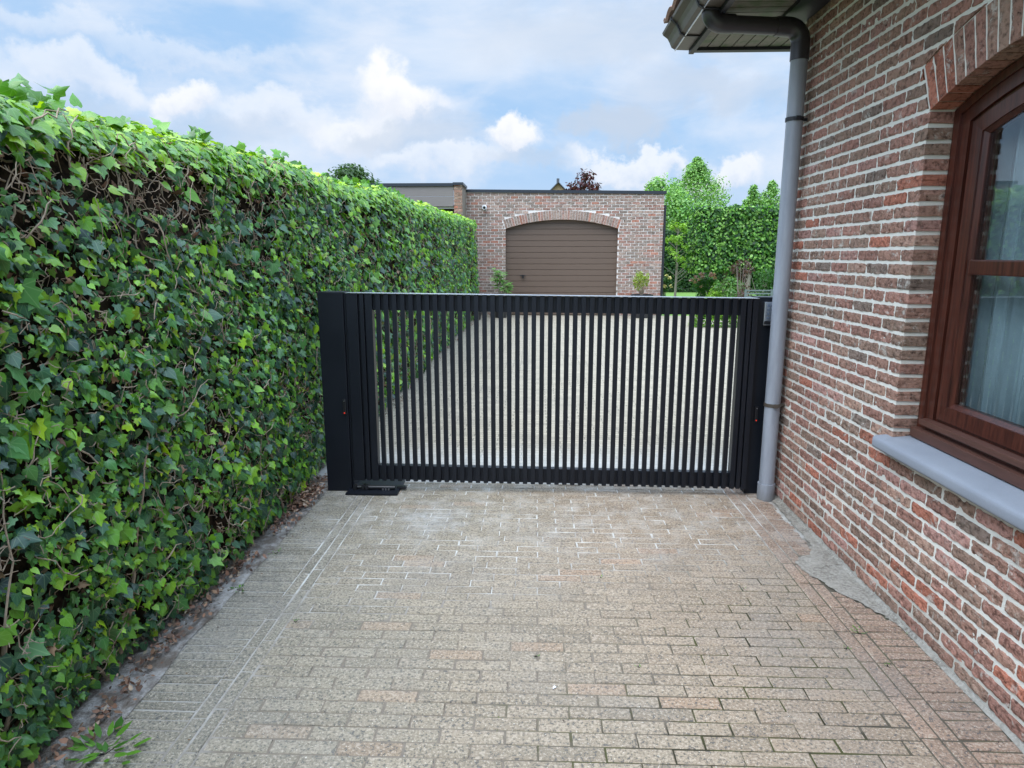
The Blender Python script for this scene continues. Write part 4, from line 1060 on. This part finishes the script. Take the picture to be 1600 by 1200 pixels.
# clipped hornbeam block on trunks
def block(name,label,x0,x1,y0,y1,z0,z1,n,ls,pal,wt,cat,trunks=(),dark=M_coreg,soft=.12,wob=.028):
    xm,ym=(x0+x1)/2,(y0+y1)/2; t_=thing(name,label,cat,(xm,ym,0))
    P=[];N=[]
    areas=[('f',(x1-x0)*(z1-z0)*3),('l',(y1-y0)*(z1-z0)*1.5),('r',(y1-y0)*(z1-z0)*.5),('t',(x1-x0)*(y1-y0)*1.3),('b',(x1-x0)*(y1-y0)*.5)]
    tot=sum(a for _,a in areas)
    for s,a in areas:
        m=int(n*a/tot); u=rng.uniform(0,1,m);v=rng.uniform(0,1,m); j=rng.uniform(-.13,.03,m)
        X=x0+(x1-x0)*u;Y=y0+(y1-y0)*u;Z=z0+(z1-z0)*v
        if s=='f': p=np.stack([X,y0-j,Z],1);d=(0,-1,.35)
        if s=='l': p=np.stack([x0-j,Y,Z],1);d=(-1,0,.35)
        if s=='r': p=np.stack([x1+j,Y,Z],1);d=(1,0,.35)
        if s=='t': p=np.stack([X,y0+(y1-y0)*v,z1+j],1);d=(0,-.3,1)
        if s=='b': p=np.stack([X,y0+(y1-y0)*v,z0-j],1);d=(0,-.4,-1)
        # round the corners
        c=np.array([xm,ym,(z0+z1)/2]); h=np.array([(x1-x0)/2,(y1-y0)/2,(z1-z0)/2]); q=(p-c)/h
        ex=np.clip(np.abs(q)-(1-soft/h),0,None)*h; over=np.linalg.norm(ex,axis=1); over=np.maximum(over-soft,0)
        p=p-np.sign(q)*ex*(over/np.maximum(np.linalg.norm(ex,axis=1),1e-6))[:,None]
        wn=fnoise(p,1.8,3.); p=p+np.array(d)*wn[:,None]*wob*2; P.append(p); N.append(np.tile(d,(m,1)))
    P=np.concatenate(P)-np.array([xm,ym,0]);N=np.concatenate(N).astype(float)
    foliage('foliage',P,N,ls,pal,wt,t_,wx=(1.,1.5))
    MB().box(x0-xm+.16,x1-xm-.16,y0-ym+.16,y1-ym-.16,z0+.16,z1-.16,bev=.1).build('inner_mass',dark,t_)
    for tx in trunks: trunk(t_,[(tx-xm,0,0),(tx-xm+.02,0,z0*.6),(tx-xm,0,z0+.5)],[.09,.075,.07])
    return t_
HB=[(.014,.05,.010),(.05,.15,.022),(.16,.34,.05),(.30,.50,.12)]
a=at_y(1094,330,20);c=at_y(1232,440,20)
block('pleached_hornbeam','big box clipped hornbeam with a bare trunk next to the drainpipe',a.x,c.x+1.3,20,21.6,at_y(1100,424,20).z,at_y(1150,322,20).z,13500,(.07,.12),HB,(3,4,4,2),'tree',(at_y(1133,430,20.8).x,at_y(1133,430,20.8).x+2.6))
a=at_y(1038,357,29)
block('clipped_hedge','dark green clipped hedge at the back of the lawn',3.6,15,29.6,30.8,0,a.z,15000,(.07,.12),[(.018,.06,.012),(.03,.09,.016),(.05,.125,.02),(.10,.2,.03)],(4,4,3,.6),'hedge')
p=at_y(1060,350,25.5)
yt=thing('young_tree','thin young tree with sparse yellow green leaves on the lawn','tree',(p.x,25.5,0))
trunk(yt,[(0,0,0),(.02,0,1.2),(-.02,0,1.9),(0,0,2.6)],[.05,.04,.025,.01])
P=[];N=[]
b=MB()
for i in range(26):
    f=random.random(); z=1.05+1.75*f; r_=.82*(1-.75*f)*random.uniform(.5,1); a_=random.uniform(0,2*PI); c_=(r_*math.cos(a_),r_*math.sin(a_),z)
    p_,d_=ell(55,c_,(.20,.20,.13),.1);P.append(p_);N.append(d_); b.tube([(0,0,z-.15-r_*.5),c_],[.014,.005],5,cap=False)
foliage('crown',np.concatenate(P),np.concatenate(N)+np.array([0,0,.6]),(.06,.11),[(.12,.25,.02),(.20,.36,.03),(.28,.42,.05)],(2,4,3),yt); b.build('branches',M_bark,yt)

def shrub(name,label,px,pyt,y,wpx,pal,wt,n=1600,ls=(.05,.09),cat='shrub',base=0,sq=1.,flowers=None,stem=True):
    tp=at_y(px,pyt,y); Rr=wpx/2/FPX*y; h=tp.z-base; t_=thing(name,label,cat,(tp.x,y,base))
    P=[];N=[]
    for i in range(16):
        a=random.uniform(0,2*PI); r=Rr*random.uniform(.1,.72); z=h*random.uniform(.2,.82); s=Rr*random.uniform(.25,.42)
        p,d=ell(n//16,(r*math.cos(a),r*math.sin(a),z),(s,s,min(s,h*.3)),.4);P.append(p);N.append(d)
    P=np.concatenate(P);P[:,2]=np.clip(P[:,2],.02,h);foliage('foliage',P,np.concatenate(N)+np.array([0,0,.5]),ls,pal,wt,t_)
    b=MB()
    for i in range(7):
        a=random.uniform(0,2*PI); b.tube([(0,0,-.02),(Rr*.3*math.cos(a),Rr*.3*math.sin(a),h*.4),(Rr*.6*math.cos(a),Rr*.6*math.sin(a),h*.8)],[.016,.01,.004],5)
    b.build('stems',M_bark,t_)
    if flowers:
        for i in range(flowers[1]):
            a=random.uniform(-PI,0)-.0; e=random.uniform(-.1,1.2); c_=(Rr*.95*math.cos(a)*math.cos(e),Rr*.95*math.sin(a)*math.cos(e),h*.6+h*.38*math.sin(e))
            p,d=ell(14,c_,(.05,.05,.04),.6); foliage('flower_head',p,d,(.05,.08),[flowers[0]],(1,),t_,wx=(1.2,1.6))
    return t_
shrub('hydrangea','round green hydrangea with small pink flowers below the clipped crown',1103,424,22,52,[(.05,.16,.03),(.10,.24,.05)],(1,1),n=2200,flowers=((.55,.30,.30),16))
shrub('golden_shrub','bright yellow green shrub beside the hydrangea',1118,446,19,46,[(.22,.40,.03),(.30,.48,.05)],(1,1),n=1500)
shrub('green_shrub','loose mid green shrub below the clipped crown',1145,428,18.5,64,[(.07,.18,.03),(.13,.26,.05),(.16,.2,.08)],(2,2,1),n=2200)
shrub('green_shrub','dark green shrub against the drainpipe edge',1196,412,18.8,70,[(.03,.09,.015),(.06,.15,.03)],(2,2),n=2400)
shrub('purple_shrub','upright shrub with dull purple red leaves before the clipped crown',1162,390,17,44,[(.10,.045,.035),(.07,.07,.03),(.14,.08,.06)],(3,2,2),n=900,ls=(.05,.08))
shrub('rose_bush','small bush with pale yellow blooms at the right garage corner',1040,424,22,20,[(.05,.14,.03),(.09,.2,.04)],(1,1),n=700,flowers=((.65,.55,.25),6))
# low box hedge edging the yard
block('box_hedge','low clipped box hedge edging the yard on the right seen through the gate',3.55,7.4,15.0,15.5,0,.46,5200,(.035,.06),[(.05,.13,.015),(.10,.22,.02),(.17,.31,.03)],(2,3,3),'hedge',soft=.05,wob=.015)
# garden bench behind
p=at_y(1190,455,16.4)
bn=thing('garden_bench','grey timber bench top showing above the gate beside the drainpipe','bench',(p.x,16.4,0))
zt=p.z
for k in range(3): MB().box(-.34,.34,.2+.0,.225,zt-.012-.075*k,zt+.02-.075*k,bev=.004).build('back_slat',M_benchw,bn)
MB().box(-.34,.34,-.25,.18,.40,.44,bev=.005).build('seat',M_benchw,bn)
for sx in (-.34,.295):
    for sy in (-.22,.19): MB().box(sx,sx+.045,sy,sy+.045,0,.40 if sy<0 else zt+.03,bev=.004).build('leg',M_benchw,bn)

# pots before the garage
def pot(t_,r,h,m_=M_terra):
    MB().lathe([(.0,0),(r*.7,0),(r,h*.9),(r*1.08,h*.9),(r*1.08,h),(r*.92,h),(r*.9,h*.9),(0,h*.88)],0,0,20).build('pot',m_,t_,smooth=True)
p=at_y(1003,460,17.4); hpz=.62
t1=thing('potted_shrub','yellow green shrub in a black pot at the right of the garage door','potted plant',(p.x,17.4,0)); pot(t1,.27,p.z+.0)
P=[];N=[];b=MB(); zt=at_y(1003,423,17.4).z
for i in range(26):
    a=random.uniform(0,2*PI); r=.24*random.random()**.5; top=(r*math.cos(a),r*math.sin(a),p.z+(zt-p.z)*random.uniform(.45,1))
    b.tube([(0,0,p.z-.08),top],[.008,.003],5,cap=False); q,d=ell(34,(top[0]*.9,top[1]*.9,top[2]-.08),(.06,.06,.13),.1);P.append(q);N.append(d)
foliage('foliage',np.concatenate(P),np.concatenate(N)+np.array([0,0,.4]),(.03,.055),[(.20,.33,.03),(.32,.42,.05),(.36,.38,.06)],(2,3,2),t1,droop=.4); b.build('stems',M_twig,t1)
p=at_y(782,462,17.3); t2=thing('potted_shrub','bamboo like plant with long pale leaves at the left of the garage door','potted plant',(p.x,17.3,0)); pot(t2,.22,.55)
P=[];D=[];b=MB()
for (dx,tz) in ((-.12,420),(.0,425),(.10,436),(.17,441),(-.05,433)):
    z=at_y(782,tz,17.3).z; dx*=1.; b.tube([(dx*.3,0,.5),(dx,0,z)],[.012,.006],6,cap=False)
    for k in range(30):
        zz=z-random.random()*.28; a=random.uniform(0,2*PI); P.append((dx,0,zz)); D.append((math.cos(a),math.sin(a),random.uniform(-.35,.5)))
P=np.array(P);D=np.array(D);n=len(P)
leaves('foliage',P,np.tile([0.,-.4,1.],(n,1))+rng.normal(0,.2,(n,3)),D,rng.uniform(.13,.24,n),pick([(.14,.30,.06),(.25,.42,.12),(.08,.2,.04)],[3,2,2],n),t2,M_leaf,tpl=OVAL,tf=OVALF,wx=np.full(n,.35)); b.build('stems',M_bark,t2)
p=at_y(742,494,16.7); t3=thing('potted_flowers','small black pot of red flowers at the far end of the ivy hedge','potted plant',(p.x+.05,16.7,0)); pot(t3,.13,.2)
q,d=ell(260,(0,0,.27),(.17,.17,.10),.3); foliage('foliage',q,d,(.04,.06),[(.04,.12,.02)],(1,),t3); 
for i in range(7):
    a=2*PI*i/7; q,d=ell(12,(.11*math.cos(a),.11*math.sin(a),.34+.02*(i%3)),(.03,.03,.02),.5); foliage('flower_head',q,d,(.03,.045),[(.65,.02,.03)],(1,),t3,wx=(1.2,1.6))

# far house gable
gh=thing('far_house','distant house with an ochre gable and dark slate roof above the garage','house',(at_y(872,300,60).x,60,0))
apx=at_y(872,284,60); zt=apx.z; sl=1.0
MB().prism([(-2.6,0),(2.6,0),(2.6,zt-2.74),(0,zt-.14),(-2.6,zt-2.74)],1,0,9).build('wall',M_ochre,gh)
b=MB()
for s in (-1,1):
    b.add([(0,-.35,zt),(s*3.,-.35,zt-3.0),(s*3.,9.3,zt-3.0),(0,9.3,zt),(0,-.35,zt-.10),(s*3.,-.35,zt-3.10),(s*3.,9.3,zt-3.10),(0,9.3,zt-.10)],[(0,1,2,3),(7,6,5,4),(0,4,5,1),(1,5,6,2),(2,6,7,3)])
b.add([(.6,.5,zt-.75),(.6,9,zt-.75),(9,9,zt-4),(9,.5,zt-4)],[(0,1,2,3)])
b.build('roof',M_slate,gh)
MB().box(-.12,.12,.6,.85,zt-.2,zt+.35).build('chimney_pot',M_slate,gh)
